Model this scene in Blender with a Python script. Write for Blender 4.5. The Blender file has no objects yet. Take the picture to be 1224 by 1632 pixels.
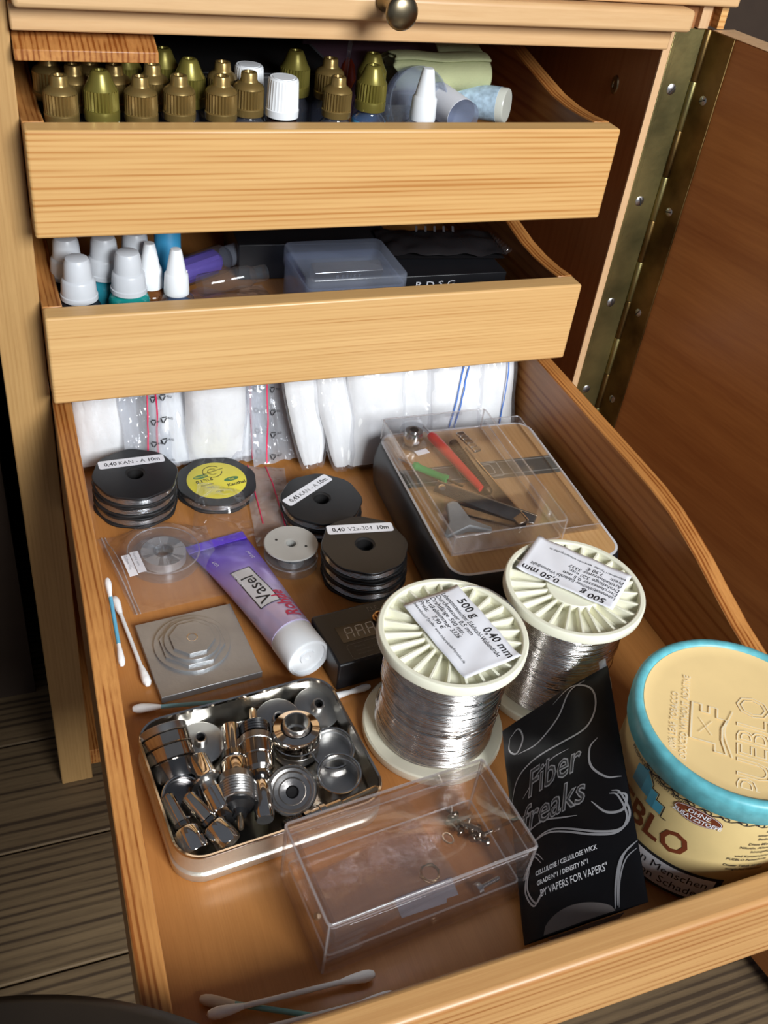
import bpy, bmesh, math, random
from mathutils import Vector, Matrix, noise
random.seed(7)
K = 0.001                      # every length below is in millimetres
sc = bpy.context.scene
# ------------------------------------------------------------------ camera, light, exposure
CAMR = ((0.931772, -0.344373, 0.114923), (-0.132873, -0.618080, -0.774804), (0.337853, 0.706671, -0.621668))
cam = bpy.data.objects.new('camera', bpy.data.cameras.new('camera'))
sc.collection.objects.link(cam); sc.camera = cam
m = Matrix.Identity(4)
for i in range(3):
    m[i][0] = CAMR[0][i]; m[i][1] = -CAMR[1][i]; m[i][2] = -CAMR[2][i]
m.translation = Vector((-23.46, -511.54, 719.66)) * K
cam.matrix_world = m
cam.data.sensor_width = 36; cam.data.lens = 36 * 1577.42 / 1632
cam.data.clip_start = .02; cam.data.clip_end = 30
sc.view_settings.view_transform = 'Standard'; sc.view_settings.look = 'None'
sc.view_settings.gamma = 1; sc.view_settings.use_curve_mapping = False
sc.view_settings.exposure = 0.4
w = bpy.data.worlds.new('room_light'); sc.world = w; w.use_nodes = True
w.node_tree.nodes['Background'].inputs[0].default_value = (.78, .85, 1, 1)
w.node_tree.nodes['Background'].inputs[1].default_value = .10
def area(name, loc, target, sx, sy, power, col):
    l = bpy.data.lights.new(name, 'AREA'); l.shape = 'RECTANGLE'; l.size = sx; l.size_y = sy
    l.energy = power; l.color = col
    o = bpy.data.objects.new(name, l); sc.collection.objects.link(o); o.location = loc
    o.rotation_euler = (Vector(target) - Vector(loc)).to_track_quat('-Z', 'Y').to_euler()
    return o
area('window_daylight', (.56, -2.0, 1.52), (.17, -.05, .42), .8, .8, 60, (.93, .97, 1))

# ------------------------------------------------------------------ helpers
sc.cycles.transparent_max_bounces = 40; sc.cycles.max_bounces = 14; sc.cycles.glossy_bounces = 6
C = sc.collection
PI = math.pi
class G:
    def __init__(s): s.v = []; s.f = []; s.fm = []; s.cur = 0
    def add(s, vs, fs, M=None):
        n = len(s.v)
        s.v += [tuple(M @ Vector(p)) if M else tuple(p) for p in vs]
        s.f += [tuple(n + i for i in f) for f in fs]; s.fm += [s.cur] * len(fs); return s
    def box(s, x0, y0, z0, x1, y1, z1, M=None):
        v = [(x, y, z) for z in (z0, z1) for y in (y0, y1) for x in (x0, x1)]
        return s.add(v, [(0,2,3,1),(4,5,7,6),(0,1,5,4),(2,6,7,3),(0,4,6,2),(1,3,7,5)], M)
    def loft(s, loops, M=None, cap0=True, cap1=True):
        n = len(loops[0]); v = [p for l in loops for p in l]; f = []
        for a in range(len(loops) - 1):
            for i in range(n):
                j = (i + 1) % n; f.append((a*n+i, a*n+j, (a+1)*n+j, (a+1)*n+i))
        if cap0: f.append(tuple(reversed(range(n))))
        if cap1: f.append(tuple(range((len(loops)-1)*n, len(loops)*n)))
        return s.add(v, f, M)
    def prism(s, pts, z0, z1, M=None):
        return s.loft([[(x, y, z0) for x, y in pts], [(x, y, z1) for x, y in pts]], M)
    def lathe(s, prof, n=32, M=None, mod=None):
        v = []; f = []; idx = []
        for k, (r, z) in enumerate(prof):
            if r < 1e-6: idx.append([len(v)]); v.append((0, 0, z))
            else:
                row = []
                for i in range(n):
                    a = 2*PI*i/n; rr = r * (mod(k, i) if mod else 1)
                    row.append(len(v)); v.append((rr*math.cos(a), rr*math.sin(a), z))
                idx.append(row)
        for a, b in zip(idx, idx[1:]):
            for i in range(n):
                j = (i+1) % n
                if len(a) == 1 and len(b) == 1: continue
                if len(a) == 1: f.append((a[0], b[j], b[i]))
                elif len(b) == 1: f.append((a[i], a[j], b[0]))
                else: f.append((a[i], a[j], b[j], b[i]))
        f = [tuple(reversed(q)) for q in f] if prof[0][1] > prof[-1][1] and prof[0][0] > 0 else f
        return s.add(v, f, M)
    def tube(s, path, r, n=8, M=None, closed=False, flat=1.0):
        P = [Vector(p) for p in path]; loops = []; up = Vector((0, 0, 1))
        for i, p in enumerate(P):
            a = P[(i-1) % len(P)] if (i or closed) else P[0]
            b = P[(i+1) % len(P)] if (i < len(P)-1 or closed) else P[-1]
            d = (b - a).normalized()
            s1 = d.cross(up); s1 = s1.normalized() if s1.length > .05 else d.cross(Vector((1, 0, 0))).normalized()
            s2 = s1.cross(d); rr = r[i] if isinstance(r, (list, tuple)) else r
            loops.append([tuple(p + s1*math.cos(t)*rr + s2*math.sin(t)*rr*flat) for t in [2*PI*q/n for q in range(n)]])
        if closed: loops.append(loops[0])
        return s.loft(loops, M, not closed, not closed)
    def grid(s, fn, nu, nv, M=None):
        v = [fn(i/nu, j/nv) for j in range(nv+1) for i in range(nu+1)]
        f = [(j*(nu+1)+i, j*(nu+1)+i+1, (j+1)*(nu+1)+i+1, (j+1)*(nu+1)+i) for j in range(nv) for i in range(nu)]
        return s.add(v, f, M)
def obj(name, g, mat, parent=None, bev=0, smooth=38, sub=0, solid=0, seg=2):
    me = bpy.data.meshes.new(name)
    me.from_pydata([(x*K, y*K, z*K) for x, y, z in g.v], [], g.f)
    mats = mat if isinstance(mat, (list, tuple)) else [mat]
    for q in mats: me.materials.append(q)
    if len(mats) > 1: me.polygons.foreach_set('material_index', g.fm)
    me.polygons.foreach_set('use_smooth', [True] * len(me.polygons))
    me.update()
    if smooth < 180: me.set_sharp_from_angle(angle=math.radians(smooth))
    o = bpy.data.objects.new(name, me); C.objects.link(o)
    if parent: o.parent = parent
    if solid:
        d = o.modifiers.new('s', 'SOLIDIFY'); d.thickness = solid*K; d.offset = 0
    if bev:
        d = o.modifiers.new('b', 'BEVEL'); d.width = bev*K; d.segments = seg; d.limit_method = 'ANGLE'; d.angle_limit = .7; d.harden_normals = False
    if sub:
        d = o.modifiers.new('u', 'SUBSURF'); d.levels = sub; d.render_levels = sub
    return o
def tag(o, label=None, cat=None, group=None, kind=None):
    for k, v in (('label', label), ('category', cat), ('group', group), ('kind', kind)):
        if v: o[k] = v
    return o
def thing(name, label, cat, loc=(0, 0, 0), rz=0, group=None, rot=None):
    o = bpy.data.objects.new(name, None); C.objects.link(o)
    o.location = Vector(loc) * K; o.rotation_euler = rot if rot else (0, 0, rz)
    o.empty_display_size = .01
    return tag(o, label, cat, group)
def dup(root, loc, rz=0, label=None, group=None, rot=None, scale=None):
    r = root.copy(); C.objects.link(r); r.location = Vector(loc) * K
    r.rotation_euler = rot if rot else (0, 0, rz)
    if scale: r.scale = scale
    if label: r['label'] = label
    if group: r['group'] = group
    for ch in list(root.children):
        c = ch.copy(); C.objects.link(c); c.parent = r
        for gch in list(ch.children):
            d = gch.copy(); C.objects.link(d); d.parent = c
    return r
def rrect(w, l, r, n=6, cx=0, cy=0):
    out = []
    for sx, sy, a0 in ((1, 1, 0), (-1, 1, PI/2), (-1, -1, PI), (1, -1, 3*PI/2)):
        for i in range(n+1):
            a = a0 + PI/2*i/n
            out.append((cx + sx*(w/2-r) + r*math.cos(a), cy + sy*(l/2-r) + r*math.sin(a)))
    return out
def z_(pts, z): return [(x, y, z) for x, y in pts]
def frame(O, U, V):
    """matrix whose x runs from O to U and y towards V (reading frame of a label)"""
    O, U, V = Vector(O), Vector(U), Vector(V)
    x = (U-O).normalized(); n = x.cross(V-O).normalized(); y = n.cross(x)
    M = Matrix.Identity(4)
    for i in range(3): M[i][0] = x[i]; M[i][1] = y[i]; M[i][2] = n[i]; M[i][3] = O[i]
    return M
def aim(p0, p1):
    """local z along p0 -> p1, origin p0"""
    p0, p1 = Vector(p0), Vector(p1)
    return Matrix.Translation(p0) @ (p1-p0).to_track_quat('Z', 'Y').to_matrix().to_4x4()
def rotm(rx, ry, rz, loc=(0, 0, 0)):
    from mathutils import Euler
    return Matrix.Translation(Vector(loc)) @ Euler((rx, ry, rz)).to_matrix().to_4x4()
def text_geo(g, lines, fn=None, M=None):
    """lines: (string, x, y, height, bold, slant, align[, xscale]) laid out in a plane in mm; fn bends the plane"""
    for ln in lines:
        s, x, y, h, bold, sl, al = ln[:7]; xs = ln[7] if len(ln) > 7 else 1
        cu = bpy.data.curves.new('t', 'FONT'); cu.body = s; cu.size = 1; cu.align_x = al
        cu.offset = bold; cu.resolution_u = 2; cu.fill_mode = 'FRONT'
        to = bpy.data.objects.new('t', cu)
        me = to.to_mesh()
        if fn:
            bm = bmesh.new(); bm.from_mesh(me); k_ = h*1.37
            for _ in range(4):
                es = [e for e in bm.edges if e.calc_length()*k_ > max(1.1, h*.16)]
                if not es: break
                bmesh.ops.subdivide_edges(bm, edges=es, cuts=1); bmesh.ops.triangulate(bm, faces=bm.faces[:])
            bm.to_mesh(me); bm.free()
        vs = []
        for v in me.vertices:
            px = x + (v.co.x + sl*v.co.y) * h*1.37 * xs; py = y + v.co.y*h*1.37
            vs.append(fn(px, py) if fn else (px, py, 0))
        g.add(vs, [tuple(p.vertices) for p in me.polygons], M)
        to.to_mesh_clear(); bpy.data.objects.remove(to); bpy.data.curves.remove(cu)
    return g
def ribbon(g, pts, wd, fn=None, M=None, z=0, closed=False):
    """flat stroke of width wd along 2D pts"""
    P = [Vector((p[0], p[1])) for p in pts]; L = []; R = []
    n = len(P)
    for i in range(n):
        a = P[(i-1) % n] if (i or closed) else P[0]; b = P[(i+1) % n] if (i < n-1 or closed) else P[-1]
        d = (b-a).normalized(); q = Vector((-d.y, d.x)) * (wd[i] if isinstance(wd, list) else wd)/2
        L.append(P[i]+q); R.append(P[i]-q)
    if closed: L.append(L[0]); R.append(R[0]); n += 1
    vs = [(fn(p.x, p.y) if fn else (p.x, p.y, z)) for p in L+R]
    g.add(vs, [(i, i+n, i+n+1, i+1) for i in range(n-1)], M); return g
def spline(pts, n=8):
    """Catmull-Rom through pts (2D or 3D)"""
    P = [Vector(p) for p in pts]; P = [P[0]*2-P[1]] + P + [P[-1]*2-P[-2]]; out = []
    for i in range(1, len(P)-2):
        for k in range(n):
            t = k/n; a, b, c, d = P[i-1], P[i], P[i+1], P[i+2]
            out.append(.5*((2*b)+(c-a)*t+(2*a-5*b+4*c-d)*t*t+(3*b-a-3*c+d)*t**3))
    out.append(P[-2]); return [tuple(p) for p in out]

# ------------------------------------------------------------------ materials
def newmat(name):
    mt = bpy.data.materials.new(name); mt.use_nodes = True
    nt = mt.node_tree; nt.nodes.clear()
    out = nt.nodes.new('ShaderNodeOutputMaterial')
    return mt, nt, out
def L(nt, a, b): nt.links.new(a, b)
def node(nt, t, **kw):
    n = nt.nodes.new(t)
    for k, v in kw.items():
        if k.startswith('i_'): n.inputs[k[2:].replace('_', ' ')].default_value = v
        else: setattr(n, k, v)
    return n
def c4(c): return (c[0], c[1], c[2], 1)
def ramp(nt, stops):
    r = nt.nodes.new('ShaderNodeValToRGB'); e = r.color_ramp.elements
    while len(e) < len(stops): e.new(.5)
    for q, (p, c) in zip(e, stops): q.position = p; q.color = c4(c)
    return r
def principled(nt, out, col=None, rough=.5, metal=0, spec=.5, coat=0, trans=0):
    b = nt.nodes.new('ShaderNodeBsdfPrincipled')
    if col: b.inputs['Base Color'].default_value = c4(col)
    b.inputs['Roughness'].default_value = rough; b.inputs['Metallic'].default_value = metal
    b.inputs['Specular IOR Level'].default_value = spec; b.inputs['Coat Weight'].default_value = coat
    b.inputs['Transmission Weight'].default_value = trans
    L(nt, b.outputs[0], out.inputs[0]); return b
def coords(nt, scale=(1, 1, 1), rot=(0, 0, 0), loc=(0, 0, 0)):
    tc = nt.nodes.new('ShaderNodeTexCoord'); mp = nt.nodes.new('ShaderNodeMapping')
    mp.inputs['Scale'].default_value = scale; mp.inputs['Rotation'].default_value = rot; mp.inputs['Location'].default_value = loc
    L(nt, tc.outputs['Object'], mp.inputs[0]); return mp.outputs[0]
def plain(name, col, rough=.5, metal=0, spec=.5, var=.06, vs=60, bump=0, bs=400, coat=0):
    """solid colour with a faint procedural mottling"""
    mt, nt, out = newmat(name); b = principled(nt, out, col, rough, metal, spec, coat)
    v = coords(nt); n = node(nt, 'ShaderNodeTexNoise'); n.inputs['Scale'].default_value = vs; n.inputs['Detail'].default_value = 3
    L(nt, v, n.inputs['Vector'])
    r = ramp(nt, [(.3, [c*(1-var) for c in col]), (.7, [min(1, c*(1+var)) for c in col])])
    L(nt, n.outputs['Fac'], r.inputs[0]); L(nt, r.outputs[0], b.inputs['Base Color'])
    if bump:
        n2 = node(nt, 'ShaderNodeTexNoise'); n2.inputs['Scale'].default_value = bs; n2.inputs['Detail'].default_value = 3
        L(nt, v, n2.inputs['Vector'])
        bp = nt.nodes.new('ShaderNodeBump'); bp.inputs['Strength'].default_value = bump; bp.inputs['Distance'].default_value = .0005
        L(nt, n2.outputs['Fac'], bp.inputs['Height']); L(nt, bp.outputs[0], b.inputs['Normal'])
    return mt
def wood(name, light, dark, axis='x', across='z', pitch=3.5, warp=.5, amount=.6, rough=.42, coat=.15, off=(0, 0, 0), fig=0, st=.06):
    """growth lines running along axis and stacked along across; pitch in mm"""
    mt, nt, out = newmat(name); b = principled(nt, out, light, rough, 0, .4, coat)
    b.inputs['Coat Roughness'].default_value = .25
    sc_ = {'x': 1, 'y': 1, 'z': 1}; sc_[axis] = st
    v = coords(nt, (sc_['x'], sc_['y'], sc_['z']), loc=off)
    wv = node(nt, 'ShaderNodeTexWave', wave_type='BANDS', bands_direction=across.upper())
    wv.inputs['Scale'].default_value = .314/(pitch*K); wv.inputs['Distortion'].default_value = warp*6
    wv.inputs['Detail'].default_value = 2; wv.inputs['Detail Scale'].default_value = .12
    L(nt, v, wv.inputs['Vector'])
    n = node(nt, 'ShaderNodeTexNoise'); n.inputs['Scale'].default_value = 420; n.inputs['Detail'].default_value = 4; n.inputs['Roughness'].default_value = .65
    L(nt, v, n.inputs['Vector'])
    n3 = node(nt, 'ShaderNodeTexNoise'); n3.inputs['Scale'].default_value = 14; n3.inputs['Detail'].default_value = 2
    L(nt, v, n3.inputs['Vector'])
    pw = node(nt, 'ShaderNodeMath', operation='POWER'); pw.inputs[1].default_value = 2.2; L(nt, wv.outputs['Fac'], pw.inputs[0])
    ln_ = node(nt, 'ShaderNodeTexNoise'); ln_.inputs['Scale'].default_value = .45/(pitch*K); ln_.inputs['Detail'].default_value = 3; ln_.inputs['Roughness'].default_value = .7
    v2 = coords(nt, tuple(.02 if 'xyz'[q] == axis else (1 if 'xyz'[q] == across else .3) for q in range(3)), loc=off); L(nt, v2, ln_.inputs['Vector'])
    lm = node(nt, 'ShaderNodeMapRange'); lm.inputs['From Min'].default_value = .35; lm.inputs['From Max'].default_value = .68; L(nt, ln_.outputs['Fac'], lm.inputs['Value'])
    mx_ = node(nt, 'ShaderNodeMath', operation='MULTIPLY'); L(nt, pw.outputs[0], mx_.inputs[0]); L(nt, lm.outputs[0], mx_.inputs[1])
    ad_ = node(nt, 'ShaderNodeMath', operation='MULTIPLY_ADD'); ad_.inputs[1].default_value = .35; L(nt, lm.outputs[0], ad_.inputs[0]); L(nt, mx_.outputs[0], ad_.inputs[2])
    m1 = node(nt, 'ShaderNodeMath', operation='MULTIPLY'); m1.inputs[1].default_value = amount; L(nt, ad_.outputs[0], m1.inputs[0])
    m2 = node(nt, 'ShaderNodeMath', operation='MULTIPLY_ADD'); m2.inputs[1].default_value = .7; L(nt, n.outputs['Fac'], m2.inputs[0]); L(nt, m1.outputs[0], m2.inputs[2])
    m3 = node(nt, 'ShaderNodeMath', operation='MULTIPLY_ADD'); m3.inputs[1].default_value = .7 + fig; L(nt, n3.outputs['Fac'], m3.inputs[0]); L(nt, m2.outputs[0], m3.inputs[2])
    mid = [(a+c)/2 for a, c in zip(light, dark)]
    r = ramp(nt, [(.45, light), (.78, mid), (1, dark)]) if amount > .35 else ramp(nt, [(.45, light), (1.0, dark)])
    mm = node(nt, 'ShaderNodeMath', operation='MULTIPLY'); mm.inputs[1].default_value = .78; L(nt, m3.outputs[0], mm.inputs[0])
    L(nt, mm.outputs[0], r.inputs[0]); L(nt, r.outputs[0], b.inputs['Base Color'])
    bp = nt.nodes.new('ShaderNodeBump'); bp.inputs['Strength'].default_value = .25; bp.inputs['Distance'].default_value = .0003
    L(nt, m2.outputs[0], bp.inputs['Height']); L(nt, bp.outputs[0], b.inputs['Normal'])
    return mt
def clearmat(name, tint=(.97, .97, .98), ior=1.45, haze=.03, hazecol=(.8, .82, .85), rough=.04, bump=0, bs=60, boost=1.0):
    """thin clear plastic: transparent with fresnel gloss and a little milky scatter"""
    mt, nt, out = newmat(name)
    tr = nt.nodes.new('ShaderNodeBsdfTransparent'); tr.inputs[0].default_value = c4(tint)
    gl = nt.nodes.new('ShaderNodeBsdfGlossy'); gl.inputs['Roughness'].default_value = rough
    df = nt.nodes.new('ShaderNodeBsdfDiffuse'); df.inputs[0].default_value = c4(hazecol)
    tl = nt.nodes.new('ShaderNodeBsdfTranslucent'); tl.inputs[0].default_value = c4(hazecol)
    ad = nt.nodes.new('ShaderNodeMixShader'); ad.inputs[0].default_value = .5; L(nt, df.outputs[0], ad.inputs[1]); L(nt, tl.outputs[0], ad.inputs[2])
    m1 = nt.nodes.new('ShaderNodeMixShader'); m1.inputs[0].default_value = haze
    L(nt, tr.outputs[0], m1.inputs[1]); L(nt, ad.outputs[0], m1.inputs[2])
    fr = nt.nodes.new('ShaderNodeLayerWeight'); fr.inputs[0].default_value = .5
    pw = node(nt, 'ShaderNodeMath', operation='POWER'); pw.inputs[1].default_value = 4.5; L(nt, fr.outputs['Facing'], pw.inputs[0])
    mu = node(nt, 'ShaderNodeMath', operation='MULTIPLY_ADD'); mu.inputs[1].default_value = .75*boost; mu.inputs[2].default_value = .045*boost; mu.use_clamp = True; L(nt, pw.outputs[0], mu.inputs[0])
    m2 = nt.nodes.new('ShaderNodeMixShader'); L(nt, mu.outputs[0], m2.inputs[0]); L(nt, m1.outputs[0], m2.inputs[1]); L(nt, gl.outputs[0], m2.inputs[2])
    L(nt, m2.outputs[0], out.inputs[0])
    if bump:
        n2 = node(nt, 'ShaderNodeTexNoise'); n2.inputs['Scale'].default_value = bs; n2.inputs['Detail'].default_value = 2
        L(nt, coords(nt), n2.inputs['Vector'])
        bp = nt.nodes.new('ShaderNodeBump'); bp.inputs['Strength'].default_value = bump; bp.inputs['Distance'].default_value = .004
        L(nt, n2.outputs['Fac'], bp.inputs['Height']); L(nt, bp.outputs[0], gl.inputs['Normal']); L(nt, bp.outputs[0], fr.inputs['Normal'])
    return mt
def metal(name, col, rough, dark=None, vs=30, bump=0, bs=300, lines=None):
    mt, nt, out = newmat(name); b = principled(nt, out, col, rough, 1)
    v = coords(nt); n = node(nt, 'ShaderNodeTexNoise'); n.inputs['Scale'].default_value = vs; n.inputs['Detail'].default_value = 5
    L(nt, v, n.inputs['Vector'])
    r = ramp(nt, [(.35, dark or [c*.9 for c in col]), (.65, col)]); L(nt, n.outputs['Fac'], r.inputs[0]); L(nt, r.outputs[0], b.inputs['Base Color'])
    if bump:
        n2 = node(nt, 'ShaderNodeTexNoise'); n2.inputs['Scale'].default_value = bs; n2.inputs['Detail'].default_value = 3
        L(nt, coords(nt, lines or (1, 1, 1)), n2.inputs['Vector'])
        bp = nt.nodes.new('ShaderNodeBump'); bp.inputs['Strength'].default_value = bump; bp.inputs['Distance'].default_value = .0004
        L(nt, n2.outputs['Fac'], bp.inputs['Height']); L(nt, bp.outputs[0], b.inputs['Normal'])
    return mt
PINE_L, PINE_D = (.72, .44, .17), (.46, .20, .05)
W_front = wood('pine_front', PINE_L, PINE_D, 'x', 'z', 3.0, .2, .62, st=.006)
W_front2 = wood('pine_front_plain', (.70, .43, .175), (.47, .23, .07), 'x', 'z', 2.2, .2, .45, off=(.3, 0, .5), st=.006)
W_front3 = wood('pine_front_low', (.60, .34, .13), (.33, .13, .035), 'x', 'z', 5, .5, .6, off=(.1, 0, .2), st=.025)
W_rail = wood('pine_rail', (.66, .42, .21), (.5, .27, .11), 'x', 'z', 6, .6, .2, off=(.7, 0, .1))
W_side = wood('pine_side', (.56, .25, .07), (.24, .07, .012), 'y', 'x', 2.6, .5, .9)
W_sidez = wood('pine_side_face', (.50, .23, .07), (.27, .085, .018), 'y', 'z', 7, .9, .6, off=(0, .2, 0))
W_post = wood('oak_post', (.52, .31, .12), (.34, .18, .06), 'z', 'x', 2.5, 1.2, .3, off=(.1, 0, 0))
W_panel = wood('plywood_panel', (.36, .15, .052), (.23, .075, .022), 'z', 'y', 9, 1.2, .25, rough=.5, coat=.05)
W_edge = wood('pine_edge', (.66, .42, .23), (.5, .27, .12), 'z', 'x', 3, .3, .3)
W_door = wood('door_veneer', (.47, .175, .045), (.28, .085, .02), 'x', 'z', 26, 2.2, .3, rough=.45, coat=.1, fig=.3)
W_bottom = wood('plywood_floor', (.46, .195, .053), (.33, .125, .03), 'y', 'x', 1.2, .8, .12, rough=.4, coat=.2)
W_floor = wood('floor_boards', (.19, .125, .062), (.05, .03, .015), 'x', 'y', 7, 1.4, .8, rough=.7, coat=0)
W_case = wood('case_veneer', (.56, .33, .14), (.40, .20, .07), 'y', 'x', 3.5, .9, .35, rough=.4)
M_dark = plain('dark_wall_and_shade', (.042, .024, .014), .9)
M_brass = metal('tarnished_brass', (.48, .40, .17), .42, (.20, .18, .08), 22, .25, 200)
M_brassd = metal('dark_brass', (.30, .19, .07), .42, (.09, .055, .02), 28, .25, 200)
M_screw = metal('steel_screw', (.6, .6, .62), .3)
M_knob = metal('antique_brass', (.34, .28, .18), .3, (.2, .16, .1), 60)
M_chrome = metal('chrome', (.78, .76, .73), .07, (.6, .57, .54), 40)
M_steel = metal('brushed_steel', (.62, .60, .58), .28, (.48, .46, .44), 60, .3, 400)
M_tinout = plain('brushed_tin_outside', (.70, .67, .58), .33, .75, .5, .05, 200, .2, 600)
M_tin = metal('tinplate', (.78, .74, .66), .26, (.66, .63, .57), 30, .08, 150)
M_alu = plain('grey_machined_steel', (.36, .365, .37), .36, .7, .5, .12, 40, .25, 500)
M_wire = metal('steel_wire', (.80, .77, .74), .2, (.60, .57, .54), 240)
M_gold = plain('gold_plastic', (.27, .18, .06), .3, .6, .5, .05)
M_goldg = plain('olive_gold_plastic', (.22, .185, .04), .3, .55, .5, .05)
M_black = plain('black_plastic', (.012, .012, .013), .32, 0, .5)
M_blacks = plain('black_satin', (.010, .010, .012), .38, 0, .5, bump=.15, bs=60)
M_blackm = plain('black_matt', (.010, .009, .009), .6)
M_white = plain('white_plastic', (.80, .82, .84), .35, var=.02)
M_milky = plain('milky_cap', (.56, .58, .61), .35, var=.04)
M_ivory = plain('ivory_nylon', (.80, .78, .62), .38, var=.04)
M_cotton = plain('cotton', (.86, .86, .85), .95, spec=.1, var=.04, bump=.6, bs=300)
M_paper = plain('label_paper', (.80, .80, .84), .6, var=.03, bump=.1, bs=90)
M_reelwire = plain('reel_wire', (.50, .50, .51), .2, .95)
M_bobwire = plain('bobbin_wire', (.75, .75, .76), .3, .6)
M_ink = plain('black_ink', (.012, .012, .015), .6)
M_greyink = plain('grey_ink', (.16, .16, .18), .7)
M_whiteink = plain('white_print', (.62, .62, .64), .45)
M_silverink = plain('silver_print', (.42, .42, .44), .35, .5)
M_red = plain('red_plastic', (.55, .018, .02), .3)
M_redink = plain('red_print', (.50, .02, .07), .5)
M_green = plain('green_plastic', (.03, .26, .07), .35)
M_yellow = plain('yellow_label', (.72, .62, .06), .5)
M_greenink = plain('green_ink', (.07, .19, .07), .6)
M_purple = plain('purple_tube_foil', (.13, .06, .60), .3, 0, .5, .15, 30, .5, 60)
M_lilac = plain('lilac_tube_foil', (.47, .38, .62), .26, .25, .5, .08, 30, .5, 60)
M_stick = plain('white_stick', (.75, .75, .74), .5)
M_bluestick = plain('blue_stick', (.22, .50, .60), .4)
M_greenstick = plain('teal_stick', (.16, .36, .34), .4)
M_clear = clearmat('clear_acrylic', (.985, .972, .972), 1.5, .012, (.8, .75, .75), .02, boost=1.3)
M_edgeglint = clearmat('acrylic_edge_glint', (.97, .96, .96), 1.5, .22, (.9, .86, .86), .06, boost=2.2)  # whitish haze puts the light caught by clear edges into the material
M_clear2 = clearmat('clear_polystyrene', (.98, .98, .985), 1.5, .018, (.75, .75, .78), .05, boost=1.2)
M_frost = clearmat('frosted_box', (.86, .89, .96), 1.45, .26, (.62, .68, .82), .2)
M_film = clearmat('zip_bag_film', (.95, .95, .96), 1.45, .10, (.85, .87, .9), .12, .8, 90, 1.2)
M_filmh = clearmat('milky_zip_film', (.88, .89, .91), 1.45, .32, (.86, .88, .92), .14, .8, 90, 1.2)
M_cellar = clearmat('crisp_film', (.95, .95, .96), 1.5, .04, (.8, .8, .82), .05, 1.0, 60, 1.5)
M_vial = clearmat('clear_vial', (.95, .96, .97), 1.45, .06, (.6, .65, .7), .05, 0, 60, 1.3)
M_pet = clearmat('pet_bottle', (.70, .73, .80), 1.45, .14, (.45, .48, .6), .05, 0, 60, 1.3)
M_zipred = plain('red_zip_line', (.66, .02, .09), .5)
M_zipblue = plain('blue_zip_line', (.04, .16, .55), .5)
M_teal = plain('teal_rim', (.12, .42, .47), .4, var=.15, vs=200)
M_cream = plain('cream_lid', (.80, .58, .27), .45, var=.03)
M_sand = plain('sand_tub', (.60, .45, .20), .42, var=.05)
M_emb = plain('pale_print', (.82, .70, .48), .5)
M_maroon = plain('brown_print', (.16, .035, .012), .5)
M_blueprint = plain('blue_print', (.08, .38, .52), .5)
M_cloth = plain('yellow_cloth', (.50, .52, .29), .9, spec=.1, bump=.6, bs=700)
M_bluel = plain('blue_label', (.04, .30, .55), .45)
M_greylabel = plain('grey_bobbin', (.44, .43, .40), .4)

# ------------------------------------------------------------------ room
g = G()
yb = -1400
k = 0
for y in range(-1500, 430, 105):
    g.box(-900, y+.8, -20, 1100, y+104.2, 0)
fl = obj('floor', g, W_floor, bev=1.2); fl['kind'] = 'structure'
g = G(); g.box(-900, 430, 0, 1100, 450, 1400); obj('wall_back', g, M_dark)['kind'] = 'structure'
g = G(); g.box(-900, 130, 0, -36, 430, 1400); obj('shade_block_left', g, M_dark)['kind'] = 'structure'  # added dark block standing in for the unlit space left of the cabinet

# ------------------------------------------------------------------ cabinet
cab = thing('cabinet', 'light pine drawer cabinet with a brown veneered door swung open on the right', 'cabinet', (0, 23.4, 0))
def cb(name, x0, y0, z0, x1, y1, z1, mat, bev=.6, label=None, par=cab):
    q = G(); q.box(x0, y0-23.4, z0, x1, y1-23.4, z1)
    o = obj(name, q, mat, par, bev=bev)
    if label: o['label'] = label
    return o
cb('side_panel', -24.8, 23.4, 0, 0, 420, 611, W_post, .8)
cb('side_panel', 370, 23.4, 0, 396, 420, 611, W_panel, .5)
cb('edge_strip', 369.9, 21.6, 12, 375, 23.4, 597, W_edge, .3)
cb('back_panel', 0, 414, 0, 370, 420, 611, W_panel, 0)
cb('base_panel', 0, 30, 10, 370, 414, 28, W_side, .5)
cb('front_rail', .2, 17, 585.7, 369.8, 35, 597.8, W_rail, 1)
cb('cross_board', 0, 40, 586, 370, 414, 597, W_panel, 0)
cb('top_board', -24.8, 13, 611, 408.5, 428, 631, W_rail, 1.2)
cb('stile', 389, 19.6, 597.5, 396, 420, 611, W_edge, .3)
cb('stile', 402.5, 19.5, 597.5, 407.5, 420, 611, W_front, .3)
cb('corner_block', 396, 26, 597.5, 402.5, 420, 611, W_side, .3)
# pull-out board with knob
pb = thing('pull_out_board', 'pine pull-out board with a round antique knob above the drawers', 'board', (0, 5, 598))
g = G(); g.add([(x, y, z) for z in (0, 12.2) for x, y in ((1.5, 0), (374, 0), (374, 14), (368.5, 14), (368.5, 200), (1.5, 200))], [(5,4,3,2,1,0), (6,7,8,9,10,11)] + [(i, (i+1) % 6, (i+1) % 6+6, i+6) for i in range(6)]); obj('board', g, W_rail, pb, bev=2.5, seg=3)
g = G(); g.lathe([(0, 0), (5, 0), (5.2, -1), (3.4, -3), (3.2, -8), (4.0, -11.5), (7.4, -12.8), (8.3, -13.6), (8.3, -14.6), (7.0, -15.4), (4.2, -16.0), (0, -16.3)], 40, Matrix.Translation((182.0, 0, 10.2)) @ Matrix.Rotation(-PI/2, 4, 'X') @ Matrix.Diagonal((1, 1, 1.65, 1)))
# profile runs towards -z before rotation: turn it to face -y
g.v = [(x, -abs(y), z) for x, y, z in g.v]
obj('knob', g, M_knob, pb, smooth=60)
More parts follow.
